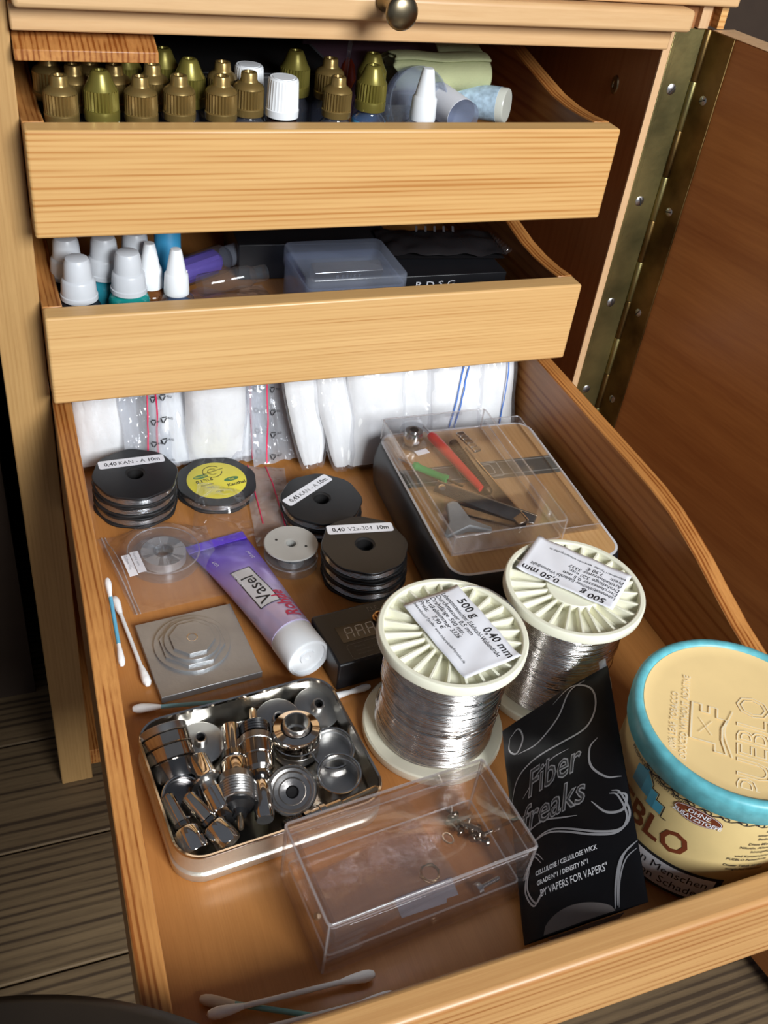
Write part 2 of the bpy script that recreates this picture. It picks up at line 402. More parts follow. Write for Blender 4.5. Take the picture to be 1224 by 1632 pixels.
# loose strip under the rail
g = G(); g.loft([[(0, 0, 573), (0, 22, 573), (0, 22, 583.5), (0, 12, 582.6), (0, 0, 578.2)], [(68, 0, 573), (68, 22, 573), (68, 22, 583.5), (68, 12, 582.6), (68, 0, 578.2)]])
st = obj('wood_strip', g, W_side, bev=.5); st.location = (0.0005, .0145, 0)
tag(st, 'short reddish wooden strip tucked under the rail above the gold-capped bottles', 'strip')

# door: hinge axis at (398, 22)
da = math.atan2(-49, 8.2)
door = thing('swing_door', 'orange-brown veneered cabinet door standing open at right', 'door', (398.4, 21.0, 0), da)
g = G(); g.box(2, 1.6, 14, 392, 19.6, 596.7); obj('door_panel', g, [W_door], door, bev=.8)
g = G(); g.box(2, 1.6, 596.75, 392, 19.6, 597.1); obj('door_top_edge', g, W_edge, door, bev=.1)
# piano hinge
hg = thing('piano_hinge', 'long tarnished brass piano hinge between the cabinet side and the open door', 'hinge', (398.4, 21.0, 0))
g = G(); g.box(-23.3, .8, 14, -2, 2.0, 597); lf = obj('leaf', g, M_brass, hg, bev=.3)
g = G(); g.box(-23.5, .2, 14, -20.6, .85, 597); obj('leaf_rib', g, M_brass, hg, bev=.25)
Md = Matrix.Rotation(da, 4, 'Z')
g = G(); g.box(2, .2, 14, 21.3, 1.4, 597, Md); lf2 = obj('leaf', g, M_brassd, hg, bev=.3); lf2['label'] = 'darker brown leaf screwed to the door'
g = G(); gz = 597; i = 0
while gz > 20:
    g = G(); g.lathe([(0, gz-29.6), (2.1, gz-29.6), (2.3, gz-29.2), (2.3, gz-.4), (2.1, gz), (0, gz)], 16)
    obj('knuckle', g, M_brass if i % 2 else M_brassd, hg); gz -= 30; i += 1
def screw(par, M, r=3.2):
    s = G(); s.lathe([(0, 0), (r, 0), (r, .25), (r*.7, .8), (0, 1.0)], 20, M)
    o = obj('screw', s, M_screw, par, smooth=50)
    s2 = G(); s2.box(-r*.9, -.35, .75, r*.9, .35, 1.06, M @ Matrix.Rotation(random.uniform(0, 3), 4, 'Z')); obj('slot', s2, M_blackm, o)
for z in (562, 490.7, 416.6, 344.3, 270, 190, 110):
    screw(hg, Matrix.Translation((-14.5, .8, z)) @ Matrix.Rotation(PI/2, 4, 'X'), 3.3)
    screw(hg, Md @ Matrix.Translation((11.5, .2, z-3)) @ Matrix.Rotation(PI/2, 4, 'X'), 2.8)
# lock striker in the side panel
lk = G(); lk.lathe([(0, .2), (1.6, .2), (1.9, .8), (3.6, .8), (4, 0)], 24, Matrix.Translation((370, 62, 552.5)) @ Matrix.Rotation(-PI/2, 4, 'Y') @ Matrix.Scale(1.5, 4, (1, 0, 0)))
lo = obj('screw_socket', lk, M_knob, cab); lo.location = (0, -.0234, 0)

# ------------------------------------------------------------------ drawers
PROF = [(0, 0), (30, -1.6), (50, -2.2), (70, -1), (87, 1.8), (105, 5), (123, 8.4), (140, 12), (160, 18.2), (180, 25), (198, 29.6), (214, 33), (235, 35), (262, 35.4), (330, 35.5), (400, 35.5), (455, 35.5)]
def drawer(name, label, yf, zt, mfront, depth=455, chamfer=0, mside=W_side):
    t = thing(name, label, 'drawer', (0, yf, zt))
    H = 55.5
    g = G(); g.box(.4, 0, -H, 340, 14, 0); obj('drawer_front', g, mfront, t, bev=1.6+chamfer, seg=3)
    prof = [p for p in PROF if p[0] <= depth]
    for x0, x1 in ((.4, 11.2), (328.8, 340)):
        top = [(y+14.2 if i == 0 else y, z) for i, (y, z) in enumerate(prof)]
        top[0] = (14.1, 0)
        # split at the drawer floor level so that the face stays planar
        n = len(top); lo_ = [(x0, y, -H) for y, z in top]; v = []
        g = G()
        loops = []
        for y, z in top: loops.append([(x0, y, -H), (x1, y, -H), (x1, y, z), (x0, y, z)])
        g.loft(loops)
        # faces whose normal points up get the top grain, the rest the face grain
        fm = []
        for f in g.f:
            a, b_, c_ = [Vector(g.v[q]) for q in f[:3]]; nn = (b_-a).cross(c_-b_).normalized()
            fm.append(0 if abs(nn.z) > .5 else 1)
        g.fm = fm
        obj('drawer_side', g, [mside, W_sidez], t, bev=.7)
    g = G(); g.box(11.3, 14.1, -45, 328.7, depth-9, -41.9); obj('drawer_bottom', g, W_bottom, t)
    g = G(); g.box(11.3, depth-9, -H, 328.7, depth, 20); obj('drawer_back', g, W_sidez, t)
    return t
def splay(t, dx, ln):      # this drawer stands a little open to the left at its front
    for o in t.children:
        for v in o.data.vertices:
            v.co.x -= dx*K*(1-v.co.x/(340*K))*max(-.2, 1-v.co.y/(ln*K))
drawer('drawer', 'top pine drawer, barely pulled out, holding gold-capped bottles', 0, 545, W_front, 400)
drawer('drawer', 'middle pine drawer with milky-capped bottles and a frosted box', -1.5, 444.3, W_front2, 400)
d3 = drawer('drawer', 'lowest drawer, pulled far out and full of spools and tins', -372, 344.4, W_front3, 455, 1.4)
splay(d3, 9.5, 385)
F = 302.7
# ------------------------------------------------------------------ wire spools
def spool(name, label, x, y, rz, lab_frame, lines, tail):
    t = thing(name, label, 'wire spool', (x, y, F), 0, 'large ivory spools of steel wire')
    R, H = 37.6, 75.0
    for top in (1, 0):
        g = G()
        prof = [(34.2, H-5.6), (34.2, H-.6), (34.8, H), (36.9, H), (R, H-.9), (R, H-5.2), (R-.8, H-6), (0, H-6), (0, H-5.4), (34.2, H-5.4)]
        prof = [(3.4, H-6), (R-.8, H-6), (R, H-5.2), (R, H-.9), (36.9, H), (34.8, H), (34.2, H-.6), (34.2, H-5.2), (15.5, H-5.2), (15.5, H-1.1), (15.0, H-.7), (3.8, H-.7), (3.4, H-1.1), (3.4, H-6)]
        M = Matrix.Translation((0, 0, 0)) if top else Matrix.Translation((0, 0, H)) @ Matrix.Rotation(PI, 4, 'X')
        g.lathe(prof, 72, M)
        for i in range(24):
            a = 2*PI*i/24 + rz
            Mr = M @ Matrix.Rotation(a, 4, 'Z')
            g.add([(15.3, -.7, H-5.3), (34.4, -1.3, H-5.3), (34.4, 1.3, H-5.3), (15.3, .7, H-5.3),
                   (15.3, -.6, H-1.0), (34.4, -.7, H-1.0), (34.4, .7, H-1.0), (15.3, .6, H-1.0)],
                  [(3,2,1,0),(4,5,6,7),(0,1,5,4),(1,2,6,5),(2,3,7,6),(3,0,4,7)], Mr)
        obj('flange', g, M_ivory, t, bev=.25 if top else 0)
    g = G(); prof = []; n = 66; rr = random.Random(int(x)); lo = 6.0; hi = H-6; pt = (hi-lo)/n
    for i in range(n):
        r0 = 30.2 + .7*math.sin(i*.17+1) + rr.uniform(-.12, .12)
        for q in range(5):
            a = -PI/2 + PI*(q+.5)/5
            prof.append((r0 + pt*.62*math.cos(a), lo + pt*(i+.5) + pt*.5*math.sin(a)))
    g.lathe([(3.4, lo)] + prof + [(3.4, hi)], 96, mod=lambda k, i: 1 + .0022*math.sin(i*.26+(k//5)*1.9) + .0015*math.sin(i*.131*5+(k//5)*.7))
    wb = obj('wound_wire', g, M_wire, t, smooth=80)
    g = G()
    for q in range(14):      # loose crossing turns
        z0 = rr.uniform(12, 62); dz = rr.uniform(-6, 6); a0 = rr.uniform(0, 6.28)
        g.tube([((31.4+.3*math.sin(k))*math.cos(a0+k*.13), (31.4+.3*math.sin(k))*math.sin(a0+k*.13), max(7, min(68, z0+dz*k/20))) for k in range(24)], .24, 5)
    obj('loose_turn', g, M_chrome, wb)
    # paper label
    M = Matrix.Translation((-x, -y, -F)) @ lab_frame
    LW, LH = lab_size
    def srf(u, v, dz=0):
        c = .9*max(0, (v-LH+7)/7)**2*(1 if u < LW*.7 else .3) + .8*max(0, (u-LW+6)/6)**2 + .25*math.sin(u*.35+v*.2)
        return (u, v, .75 + c + dz)
    g = G(); g.grid(lambda a, b: srf(a*LW, b*LH), 22, 14)
    lb = obj('label', g, M_paper, t, solid=.15, smooth=60); lb.matrix_local = Matrix.Translation(M.translation*K) @ M.to_3x3().to_4x4()
    g = text_geo(G(), lines, lambda a, b: srf(a, b, .16)); o = obj('label_text', g, M_ink, lb)
    if tail:
        g = G(); g.tube(spline(tail, 6), .35, 6); obj('wire_end', g, M_screw, t)
    return t
lab_size = (54.5, 33)
LNF = [('500 g', 9, 26.7, 4.7, .018, .1, 'LEFT'), ('0,40 mm', 31, 26.7, 4.7, .018, .1, 'LEFT', .95),
       ('Lebensmittelechter Edelstahl-Wabendraht', 1.5, 22.3, 2.7, .01, .1, 'LEFT', .76), ('Durchmesser 0,5 mm', 1.5, 18.8, 2.7, .01, .1, 'LEFT', .95),
       ('Drahtlänge 500 mtr.', 1.5, 15.3, 2.7, .01, .1, 'LEFT', .95), ('Artikelnummer 3326', 1.5, 11.8, 2.7, .01, .1, 'LEFT', .95),
       ('Preis:    7,90 €', 1.5, 8.3, 2.7, .01, .1, 'LEFT', .95), ('Imkereibedarf Tyroller  www.imkereibedarf-tyroller.de', 1.5, 5.2, 1.7, .006, .1, 'LEFT', .85)]
LNB = [('500 g', 5, 26.7, 4.7, .018, .1, 'LEFT'), ('0,50 mm', 31, 26.7, 4.7, .018, .1, 'LEFT', .95),
       ('Lebensmittelechter Edelstahl-Wabendraht', 1.5, 22.3, 2.7, .01, .1, 'LEFT', .76), ('Durchmesser 0,5 mm', 1.5, 18.8, 2.7, .01, .1, 'LEFT', .95),
       ('Drahtlänge 320 mtr.', 1.5, 15.3, 2.7, .01, .1, 'LEFT', .95), ('Artikelnummer 3337', 1.5, 11.8, 2.7, .01, .1, 'LEFT', .95),
       ('Preis:    7,90 €', 1.5, 8.3, 2.7, .01, .1, 'LEFT', .95), ('Imkereibedarf Tyroller  www.imkereibedarf-tyroller.de', 1.5, 5.2, 1.7, .006, .1, 'LEFT', .85)]
ft = F+75
f1 = frame((145.1, -194, ft), (154.2, -248.5, ft), (177.6, -189.1, ft))
f1 = frame((145.6, -195, ft), (156.4, -248.4, ft), (178, -188.5, ft))
spool('wire_spool', 'front ivory spool of fine steel wire with a 0,40 mm paper label', 164.2, -216.6, .05, f1, LNF, [(14, 26, 75.6), (22, 25, 76.6), (30, 20, 76.2), (36.5, 8, 75), (38.2, 2, 70)])
f2 = frame((275.1, -203.6, ft), (238.8, -160.6, ft), (250, -221, ft))
spool('wire_spool', 'rear ivory spool of steel wire with an upside-down 0,50 mm paper label', 241.0, -202.0, .15, f2 @ Matrix.Translation((0, 0, 0)), LNB, None)

# ------------------------------------------------------------------ black wire reels
def flatcirc(r, flat=.966, n=64, rot=.39):
    out = []
    for i in range(n):
        a = 2*PI*i/n; q = r
        for k in range(8):
            c = math.cos(a - rot - k*PI/4)
            if c > .001: q = min(q, r*flat/c if c > flat else q)
        out.append((q*math.cos(a), q*math.sin(a)))
    return out
def ring_plate(g, outer, ri, z0, z1):
    n = len(outer); inn = [(ri*math.cos(2*PI*i/n), ri*math.sin(2*PI*i/n)) for i in range(n)]
    b = .35
    sh = [(x*(1-b/26), y*(1-b/26)) for x, y in outer]
    g.loft([z_(inn, z0), z_(sh, z0), z_(outer, z0+b), z_(outer, z1-b), z_(sh, z1), z_(inn, z1), z_(inn, z0)], None, False, False)
def reel(label, x, y, z, rz, wire=M_reelwire, lab=None, h=8.2, group=None, round_label=False):
    t = thing('wire_reel', label, 'wire reel', (x, y, z), rz, group)
    oc = flatcirc(26.9)
    for z0 in (0, h-1.8):
        g = G(); ring_plate(g, oc, 6.4, z0, z0+1.8); obj('flange', g, M_black if z0 else M_blackm, t)
    g = G(); g.lathe([(6.4, 1.8)] + [(24.9+.55*math.cos(-PI/2+PI*(q % 4+.5)/4), 1.8+(h-3.6)*((q//4)+.5+.5*math.sin(-PI/2+PI*(q % 4+.5)/4))/5) for q in range(20)] + [(6.4, h-1.8)], 48); obj('wound_wire', g, wire, t)
    g = G(); g.lathe([(6.4, .1), (6.4, h-.3), (5.2, h-1), (5.2, .1)], 40); obj('hub', g, M_blackm, t)
    if lab:
        txt, cy = lab
        g = G(); g.prism(rrect(42, 8.2, 1.6, 5, 0, cy), h, h+.12); l = obj('label', g, M_paper, t)
        g = G(); text_geo(g, [(s, xx, cy-1.9, 3.7, b, 0, 'CENTER', .92) for s, xx, b in txt], M=Matrix.Translation((0, 0, h+.16))); obj('label_text', g, M_ink, l)
    return t
R1 = 'black wire reels'
reel('bottom black wire reel of the stack in the left rear corner', 45.0, 5.5, F, .05, M_reelwire, group=R1)
reel('middle black wire reel of the stack in the left rear corner', 44.6, 6.3, F+8.25, .4, M_reelwire, group=R1)
reel('black wire reel labelled 0,40 KAN-A on top of the left stack', 45.4, 5.6, F+16.5, .02, M_reelwire, ([('0,40', -13.5, .02), ('KAN - A', 0, .0), ('10m', 14, .02)], 12.6), group=R1)
yr = reel('black reel with a round yellow label half under crumpled film', 99, 9, F, .2, group=R1)
g = G(); g.lathe([(0, 8.35), (19.6, 8.35), (19.8, 8.2)][::-1], 56); yl = obj('round_label', g, M_yellow, yr)
g = G(); ribbon(g, [(-2+6.2*math.cos(a)*1.05+3, 9.5+6.2*math.sin(a)) for a in [(-.3+2*PI*k/40*.86+.9) for k in range(41)]], .5, z=8.46)
ribbon(g, [(1-1.5+6.0*math.cos(2.6), 9.2), (9, 10.6)], .5, z=8.46); ribbon(g, [(1.2+3.2*math.cos(a), 9.6+3.2*math.sin(a)) for a in [k*.16+.6 for k in range(30)]], .4, z=8.46)
text_geo(g, [('0,1*0,6', -14, 1, 3.1, .02, .1, 'LEFT'), ('Kanthal', 4, -9.5, 3.1, .02, .1, 'LEFT'), ('Flachdraht', -12, -3, 1.5, 0, 0, 'LEFT'), ('Inhalt', -9, -6, 1.4, 0, 0, 'LEFT'), ('10m', -6, -13, 2.2, 0, 0, 'LEFT')], M=Matrix.Translation((0, 0, 8.46)))
obj('label_print', g, M_ink, yl)
g = G()
for cx, cy in ((-8.5, 7.2), (9.5, -2.5)):
    g.add([(cx+5.2*math.cos(a), cy+2.1*math.sin(a), 8.44) for a in [2*PI*k/24 for k in range(24)]], [tuple(range(24))])
obj('label_oval', g, M_greenink, yl)
g = G(); text_geo(g, [('Flachdraht', -8.5, 6.5, 1.5, .01, 0, 'CENTER'), ('Typ', 9.5, -3.3, 1.8, .01, 0, 'CENTER')], M=Matrix.Translation((0, 0, 8.5))); obj('oval_text', g, M_yellow, yl)
reel('lower of the two black reels between yellow-labelled reel and tin box', 159.5, -33.0, F, .3, group=R1)
reel('black wire reel labelled 0,45 KAN-A with a slanting label', 158.6, -33.8, F+8.25, .55, M_reelwire, ([('0,45', -13.5, .02), ('KAN - A', 0, 0), ('10m', 14, .02)], 12.0), group=R1)
reel('bottom black reel of the stack behind the front wire spool', 168.6, -92.6, F, .3, group=R1)
reel('middle black reel of the stack behind the front wire spool', 168.0, -93.6, F+8.25, 0, group=R1)
reel('black wire reel labelled 0,40 V2a-304 topmost behind the front spool', 167.4, -92.4, F+16.5, -.13, M_reelwire, ([('0,40', -13.8, .02), ('V2a-304', 0, 0), ('10m', 14.2, .02)], 14.8), group=R1)
# small bobbins
def bobbin(label, x, y, z, R, h, mat, mat2, core, group=None, rz=0, name='bobbin', ri=4.2):
    t = thing(name, label, 'bobbin', (x, y, z), rz, group)
    for z0, mm_ in ((0, mat2), (h-1.3, mat)):
        g = G(); g.lathe([(ri, z0), (R-.4, z0), (R, z0+.4), (R, z0+.9), (R-.4, z0+1.3), (ri, z0+1.3), (ri, z0)], 48); obj('flange', g, mm_, t)
    g = G(); g.lathe([(ri, 1.3), (R*core, 1.3), (R*core, h-1.3), (ri, h-1.3)], 40); obj('wound_wire', g, M_bobwire, t)
    g = G(); g.tube([((R-.3)*math.cos(k*PI/24), (R-.3)*math.sin(k*PI/24), h-.6) for k in range(48)], .45, 6, closed=True); obj('flange_edge', g, M_edgeglint if mat is M_vial else mat, t)
    g = G(); g.lathe([(ri, .1), (ri, h-.1), (ri-1, h-.3), (ri-1, .1)], 32); obj('hub', g, mat, t)
    return t
bobbin('clear small bobbin under the grey bobbin', 127.6, -72.0, F, 16.8, 7, M_vial, M_vial, .5, 'small sewing-type bobbins')
b = bobbin('small matt grey bobbin on a clear one beside the purple tube', 127.6, -70.0, F+7.05, 16.8, 7, M_greylabel, M_vial, .5, 'small sewing-type bobbins')
g = G()
for a in (2.6, 5.75): g.lathe([(0, 7.06), (.9, 7.06), (.9, 7.0)][::-1], 12, Matrix.Translation((9.5*math.cos(a), 9.5*math.sin(a), 0)))
obj('flange_hole', g, M_blackm, b)
cbn = bobbin('clear bobbin of thin wire with two white stickers inside a zip bag', 52.0, -53.5, F+.8, 21.8, 8.6, M_vial, M_vial, .62, ri=6)
for (x0, y0, w_) in ((-25.5, -3, 5), (-20, -1.6, 5)):
    g = G(); g.box(x0, y0-14, 8.75, x0+w_, y0+5, 8.9, Matrix.Rotation(.12, 4, 'Z')); l = obj('sticker', g, M_paper, cbn)
    g = G(); text_geo(g, [('0,20mm 10m' if x0 < -21 else 'Kanthal wire', 0, 0, 1.7, 0, 0, 'LEFT')], M=Matrix.Rotation(.12, 4, 'Z') @ Matrix.Translation((x0+1.6, y0+4, 8.93)) @ Matrix.Rotation(-PI/2, 4, 'Z')); obj('sticker_text', g, M_greyink, l)

# ------------------------------------------------------------------ purple tube
M_tube, nt, out = newmat('printed_tube_foil'); bb = principled(nt, out, (.3, .2, .6), .26, .25)
sx_ = nt.nodes.new('ShaderNodeSeparateXYZ'); L(nt, coords(nt), sx_.inputs[0])
mr_ = node(nt, 'ShaderNodeMapRange'); mr_.inputs['From Min'].default_value = -.122; mr_.inputs['From Max'].default_value = -.052; L(nt, sx_.outputs[1], mr_.inputs['Value'])
rp_ = ramp(nt, [(0, (.50, .42, .62)), (.35, (.40, .30, .62)), (.75, (.17, .09, .60)), (1, (.10, .045, .55))]); L(nt, mr_.outputs[0], rp_.inputs[0]); L(nt, rp_.outputs[0], bb.inputs['Base Color'])
nz_ = node(nt, 'ShaderNodeTexNoise'); nz_.inputs['Scale'].default_value = 70; nz_.inputs['Detail'].default_value = 1; L(nt, coords(nt), nz_.inputs['Vector'])
bp_ = nt.nodes.new('ShaderNodeBump'); bp_.inputs['Strength'].default_value = .5; bp_.inputs['Distance'].default_value = .0015; L(nt, nz_.outputs[0], bp_.inputs['Height']); L(nt, bp_.outputs[0], bb.inputs['Normal'])
def tube():
    A = Vector((110.2, -166.5, F+12.6)); B = Vector((87.0, -49.0, F+3))
    t = thing('ointment_tube', 'purple and lilac ointment tube with ribbed white cap lying diagonally', 'tube', (0, 0, 0))
    d = (B-A).normalized(); side = Vector((0, 0, 1)).cross(d).normalized(); up = d.cross(side)
    base = A + d*21; LEN = (B-base).length
    def wh(s): # half width, half thickness
        e = s**1.3
        return 12.6*(1-e)+19.6*e, 12.2*(1-e)**.8+.7
    def P(s, a, off=0):
        w_, h_ = wh(s); c = base + d*(s*LEN)
        c = Vector((c.x, c.y, F + .4 + h_ + 1.2*max(0, .15-s)))
        wr = .35*math.sin(a*5+s*17)*math.sin(s*PI) if s > .05 else 0
        return c + side*math.cos(a)*(w_+off) + Vector((0, 0, 1))*math.sin(a)*(h_+wr+off)
    loops = [[tuple(P(s, 2*PI*i/48)) for i in range(48)] for s in [k/30 for k in range(31)]]
    g = G(); g.loft(loops[:12], None, True, False); g = G(); g.loft(loops); p = obj('tube_body', g, M_tube, t, smooth=70)
    g = G(); e = d*7; c0 = P(1, 0); c1 = P(1, PI)
    lo_ = [tuple(q) for q in (c0+Vector((0,0,.8)), c1+Vector((0,0,.8)), c1-Vector((0,0,.8)), c0-Vector((0,0,.8)))]
    hi_ = [tuple(Vector(q)+e+Vector((0,0,.6))) for q in lo_]
    g.loft([lo_, hi_]); obj('crimped_end', g, M_purple, t, bev=.3)
    M = Matrix.Identity(4)
    for i in range(3): M[i][0] = side[i]; M[i][1] = up[i]; M[i][2] = -d[i]; M[i][3] = (base+d*1.5)[i]
    M[2][3] = F + 12.9
    g = G(); nn = 80
    g.lathe([(10, 0), (12.2, .3), (12.6, 1), (12.6, 20.6), (12.0, 21.4), (10.6, 21.6), (10.4, 19.6), (4.6, 19.4), (4.2, 20.6), (1.6, 20.4), (1.2, 19.8), (0, 19.8)], nn*2, M, lambda k, i: 1-.022*(i % 2) if k in (2, 3) else 1)
    obj('cap', g, M_white, t, smooth=50)
    def fn(u, v, off=.25):     # u from the cap towards the crimp, v towards the left
        s = u/LEN; w_, h_ = wh(min(1, max(0, s)))
        return tuple(P(s, PI/2 - max(-1.3, min(1.3, -v/w_)), off))
    def fn(u, v, off=.25):
        s = min(1, max(0.0, u/LEN)); w_, h_ = wh(s); a = PI/2 - max(-1.35, min(1.35, v/w_))
        return tuple(P(s, a, off))
    SGN = 1 if side.x < 0 else 1
    v0 = 1 if side.x < 0 else -1
    g = G(); g.grid(lambda a, b: fn(20+a*40, (-2.2+b*12.4)), 24, 8); lb = obj('printed_box', g, M_whiteink, t)
    g = G()
    for q in ([(20, -2.2), (60, -2.2)], [(20, 10.2), (60, 10.2)], [(20, -2.2), (20, 10.2)], [(60, -2.2), (60, 10.2)]):
        (x0, y0), (x1, y1) = q; ribbon(g, [(x0+(x1-x0)*k/16, y0+(y1-y0)*k/16) for k in range(17)], .6, lambda a, b: fn(a, b, .33))
    text_geo(g, [('Vasel', 22.5, .6, 8.2, .004, 0, 'LEFT', 1.2)], lambda a, b: fn(a, b, .36)); obj('box_print', g, M_ink, lb)
    g = G(); text_geo(g, [('ACID FREE', 44, 8.2, 2.4, 0, 0, 'LEFT'), ('50 ml', 70, -12, 3, 0, 0, 'LEFT'), ('LOT', 73, 12, 2.6, 0, 0, 'LEFT')], lambda a, b: fn(a, b, .33)); obj('small_print', g, M_paper, p)
    g = G(); text_geo(g, [('Rohde', 3, -7.5, 8.6, .02, .25, 'LEFT', .85), ('WELLNESS & CARE', 4, -11.6, 1.6, 0, 0, 'LEFT')], lambda a, b: fn(a, b, .33))
    ribbon(g, [tuple(q)[:2] for q in spline([(6, -10.4), (14, -11.4), (20, -10), (23, -5)], 5)], .7, lambda a, b: fn(a, b, .33)); obj('red_print', g, M_redink, t)
tube()

# ------------------------------------------------------------------ stepped steel plate
t = thing('steel_plate', 'grey square metal plate with stepped octagons around a hole', 'metal plate', (55.8, -134, F), .085)
g = G(); g.box(-28, -28, 0, 28, 28, 4.6); obj('base_plate', g, M_alu, t, bev=.3)
def ngon(r, n, rot=0): return [(r*math.cos(2*PI*i/n+rot), r*math.sin(2*PI*i/n+rot)) for i in range(n)]
zz = 4.6; oy = 3.5; ox = -2
for r, n in ((21.0, 56), (18.2, 8), (15.4, 56), (12.6, 8)):
    g = G(); g.prism([(x+ox, y+oy) for x, y in ngon(r, n, PI/8)], zz-.4, zz+1.5); obj('step', g, M_alu, t, bev=.15); zz += 1.5
g = G(); g.lathe([(3.1, zz-.05), (3.1, zz+.1), (2.6, zz+.1), (2.4, zz-.02), (0, zz-.02)], 24, Matrix.Translation((ox, oy, 0))); obj('hole', g, M_wire, t)

# ------------------------------------------------------------------ ohm meter
t = thing('ohm_meter', 'black electronic resistance meter box with three unlit digits', 'meter', (144, -157.5, F), .1)
g = G(); g.box(-23.5, -19.5, 0, 23.5, 20, 20); obj('case', g, M_blacks, t, bev=1.2)
g = G(); g.box(-14.5, -5, 20, 7.5, 7.5, 20.15); ds = obj('display', g, plain('display_glass', (.012, .01, .01), .12), t)
g = G()
for k in range(3):
    x = -10.6 + k*6.6
    for (a, b_) in (((0, 0), (0, 3.6)), ((0, 4.2), (0, 7.8)), ((4, 0), (4, 3.6)), ((4, 4.2), (4, 7.8)), ((.3, 3.9), (3.7, 3.9)), ((.3, 8), (3.7, 8))):
        ribbon(g, [(x+a[0]+a[1]*.1, a[1]-3), (x+b_[0]+b_[1]*.1, b_[1]-3)], .7, z=20.25)
obj('digit_segments', g, plain('unlit_segment', (.55, .54, .50), .4), ds)
g = G(); ribbon(g, rrect(24, 11, 2, 4, -2, -12.5), .25, z=20.08, closed=True)
text_geo(g, [('Warning', -10, -10, 1.3, 0, 0, 'LEFT'), ('max voltage 4,2V', -10, -12.8, 1.3, 0, 0, 'LEFT'), ('do not short', -10, -15.5, 1.3, 0, 0, 'LEFT'), ('ELE', 9, 13, 3.4, 0, 0, 'LEFT')], M=Matrix.Translation((0, 0, 20.1))); obj('case_print', g, plain('faint_print', (.20, .19, .17), .6), t)
g = G(); g.lathe([(0, 20), (4.2, 20), (4.2, 21.5), (3.2, 21.8), (3.2, 23.6), (2.2, 23.8), (1.6, 22), (0, 22)], 24, Matrix.Translation((12.5, 5.5, 0)), lambda k, i: 1-.05*(i % 2)); obj('connector', g, metal('brass_connector', (.42, .24, .1), .25), t)

# ------------------------------------------------------------------ wood-topped case
t = thing('tin_case', 'black rounded case with a white-edged wood-look lid and grey strap', 'case', (260.5, -76.0, F), -.035)
W_, L_ = 114, 146
lp = []
for ins, z in ((5, 0), (1.5, 1.5), (-.5, 6), (-1.5, 16), (-1.5, 24), (-.3, 32), (0.4, 35), (1.6, 37), (3.2, 37.9), (4.5, 38)):
    lp.append(z_(rrect(W_-2*ins+2, L_-2*ins+2, 13-max(0, ins)*.6, 8), z))
g = G(); g.loft(lp); obj('case_body', g, M_blacks, t, smooth=60)
g = G(); oo = rrect(W_-1, L_-1, 11.5, 8); ii = rrect(W_-4.2, L_-4.2, 9.8, 8)
g.loft([z_(ii, 37.9), z_(oo, 37.9), z_(oo, 38.35), z_(ii, 38.35), z_(ii, 37.9)], None, False, False); obj('lid_border', g, M_whiteink, t)
g = G(); g.prism(rrect(W_-4.2, L_-4.2, 9.8, 8), 37.8, 38.3); wp = obj('lid_panel', g, W_case, t)
g = G(); x1 = W_/2-2.1
g.box(-x1, 12, 38.3, x1, 31, 38.45); s1 = obj('strap', g, plain('strap_grey', (.085, .085, .075), .5), wp)
g = G()
for yy in (15.5, 29): g.box(-x1, yy, 38.45, x1, yy+.6, 38.52)
for a in ((-16, 14.5, 14, 30.5), (-11, 17.5, 9, 27.5)):
    ribbon(g, rrect(a[2]-a[0], a[3]-a[1], 2, 4, (a[0]+a[2])/2, (a[1]+a[3])/2), .8, z=38.55, closed=True)
obj('buckle_print', g, M_greyink if 0 else plain('buckle_silver', (.36, .36, .34), .4), wp)

# clear hinged box lying on the case
def edges(t, w_, l_, z0, z1, r=.75, n=4, top=True, rr=2):  # beads along the box edges, highlights painted in by their bright haze
    g = G(); g.tube([(x, y, z1) for x, y in rrect(w_, l_, rr, n)], r, 6, closed=True); obj('edge', g, M_edgeglint, t)
    if top:
        for sx in (-1, 1):
            for sy in (-1, 1):
                g = G(); g.tube([(sx*(w_/2-.5), sy*(l_/2-.5), z0+.4), (sx*(w_/2-.5), sy*(l_/2-.5), z1)], r, 6); obj('edge', g, M_edgeglint, t)
def rbox_shell(g, w_, l_, h, r, wt, z0=0, up=True):
    """rectangular open shell, bottom plate at z0, walls of thickness wt, open at the top"""
    o = lambda ins, z: z_(rrect(w_-2*ins, l_-2*ins, max(.4, r-ins), 5), z)
    g.loft([o(.6, z0), o(0, z0+.6), o(0, z0+h), o(wt, z0+h), o(wt, z0+wt), ])
    return g
t = thing('clear_box', 'clear plastic box of small tools resting on the wood-look case', 'box', (244.5, -68.5, F+38.9), -.005)
g = G(); rbox_shell(g, 76, 124, 14.5, 3, 1.3); obj('tray', g, M_clear2, t, smooth=50)
g = G(); g.box(-38.6, -62.5, 14.5, 32, 62.5, 15.6); obj('lid', g, M_clear2, t, bev=.4)
g = G()
for sx in (-1, 1): g.tube([(sx*15-6, 63.2, 13), (sx*15+6, 63.2, 13)], 1.5, 8)
obj('hinge_barrel', g, M_clear2, t)
edges(t, 75.4, 123.4, 0, 15.4, .55, 5, rr=3); edges(t, 74, 122, 0, 1.2, .5, 5, top=False, rr=3)
# second half of the box folded out to the right, lower edge visible
t2 = thing('acrylic_tray', 'thin clear plastic tray beside the right side of the tool box', 'box lid', (278, -66, F+38.9), -.02)
g = G(); rbox_shell(g, 28, 122, 5, 2, 1.0); obj('lid_shell', g, M_clear2, t2, smooth=50)
edges(t2, 27.4, 121.4, 0, 5, .4, top=False)
t2.location = Vector((297.5, -66, F+38.9))*K

ZB = F+38.9+1.5
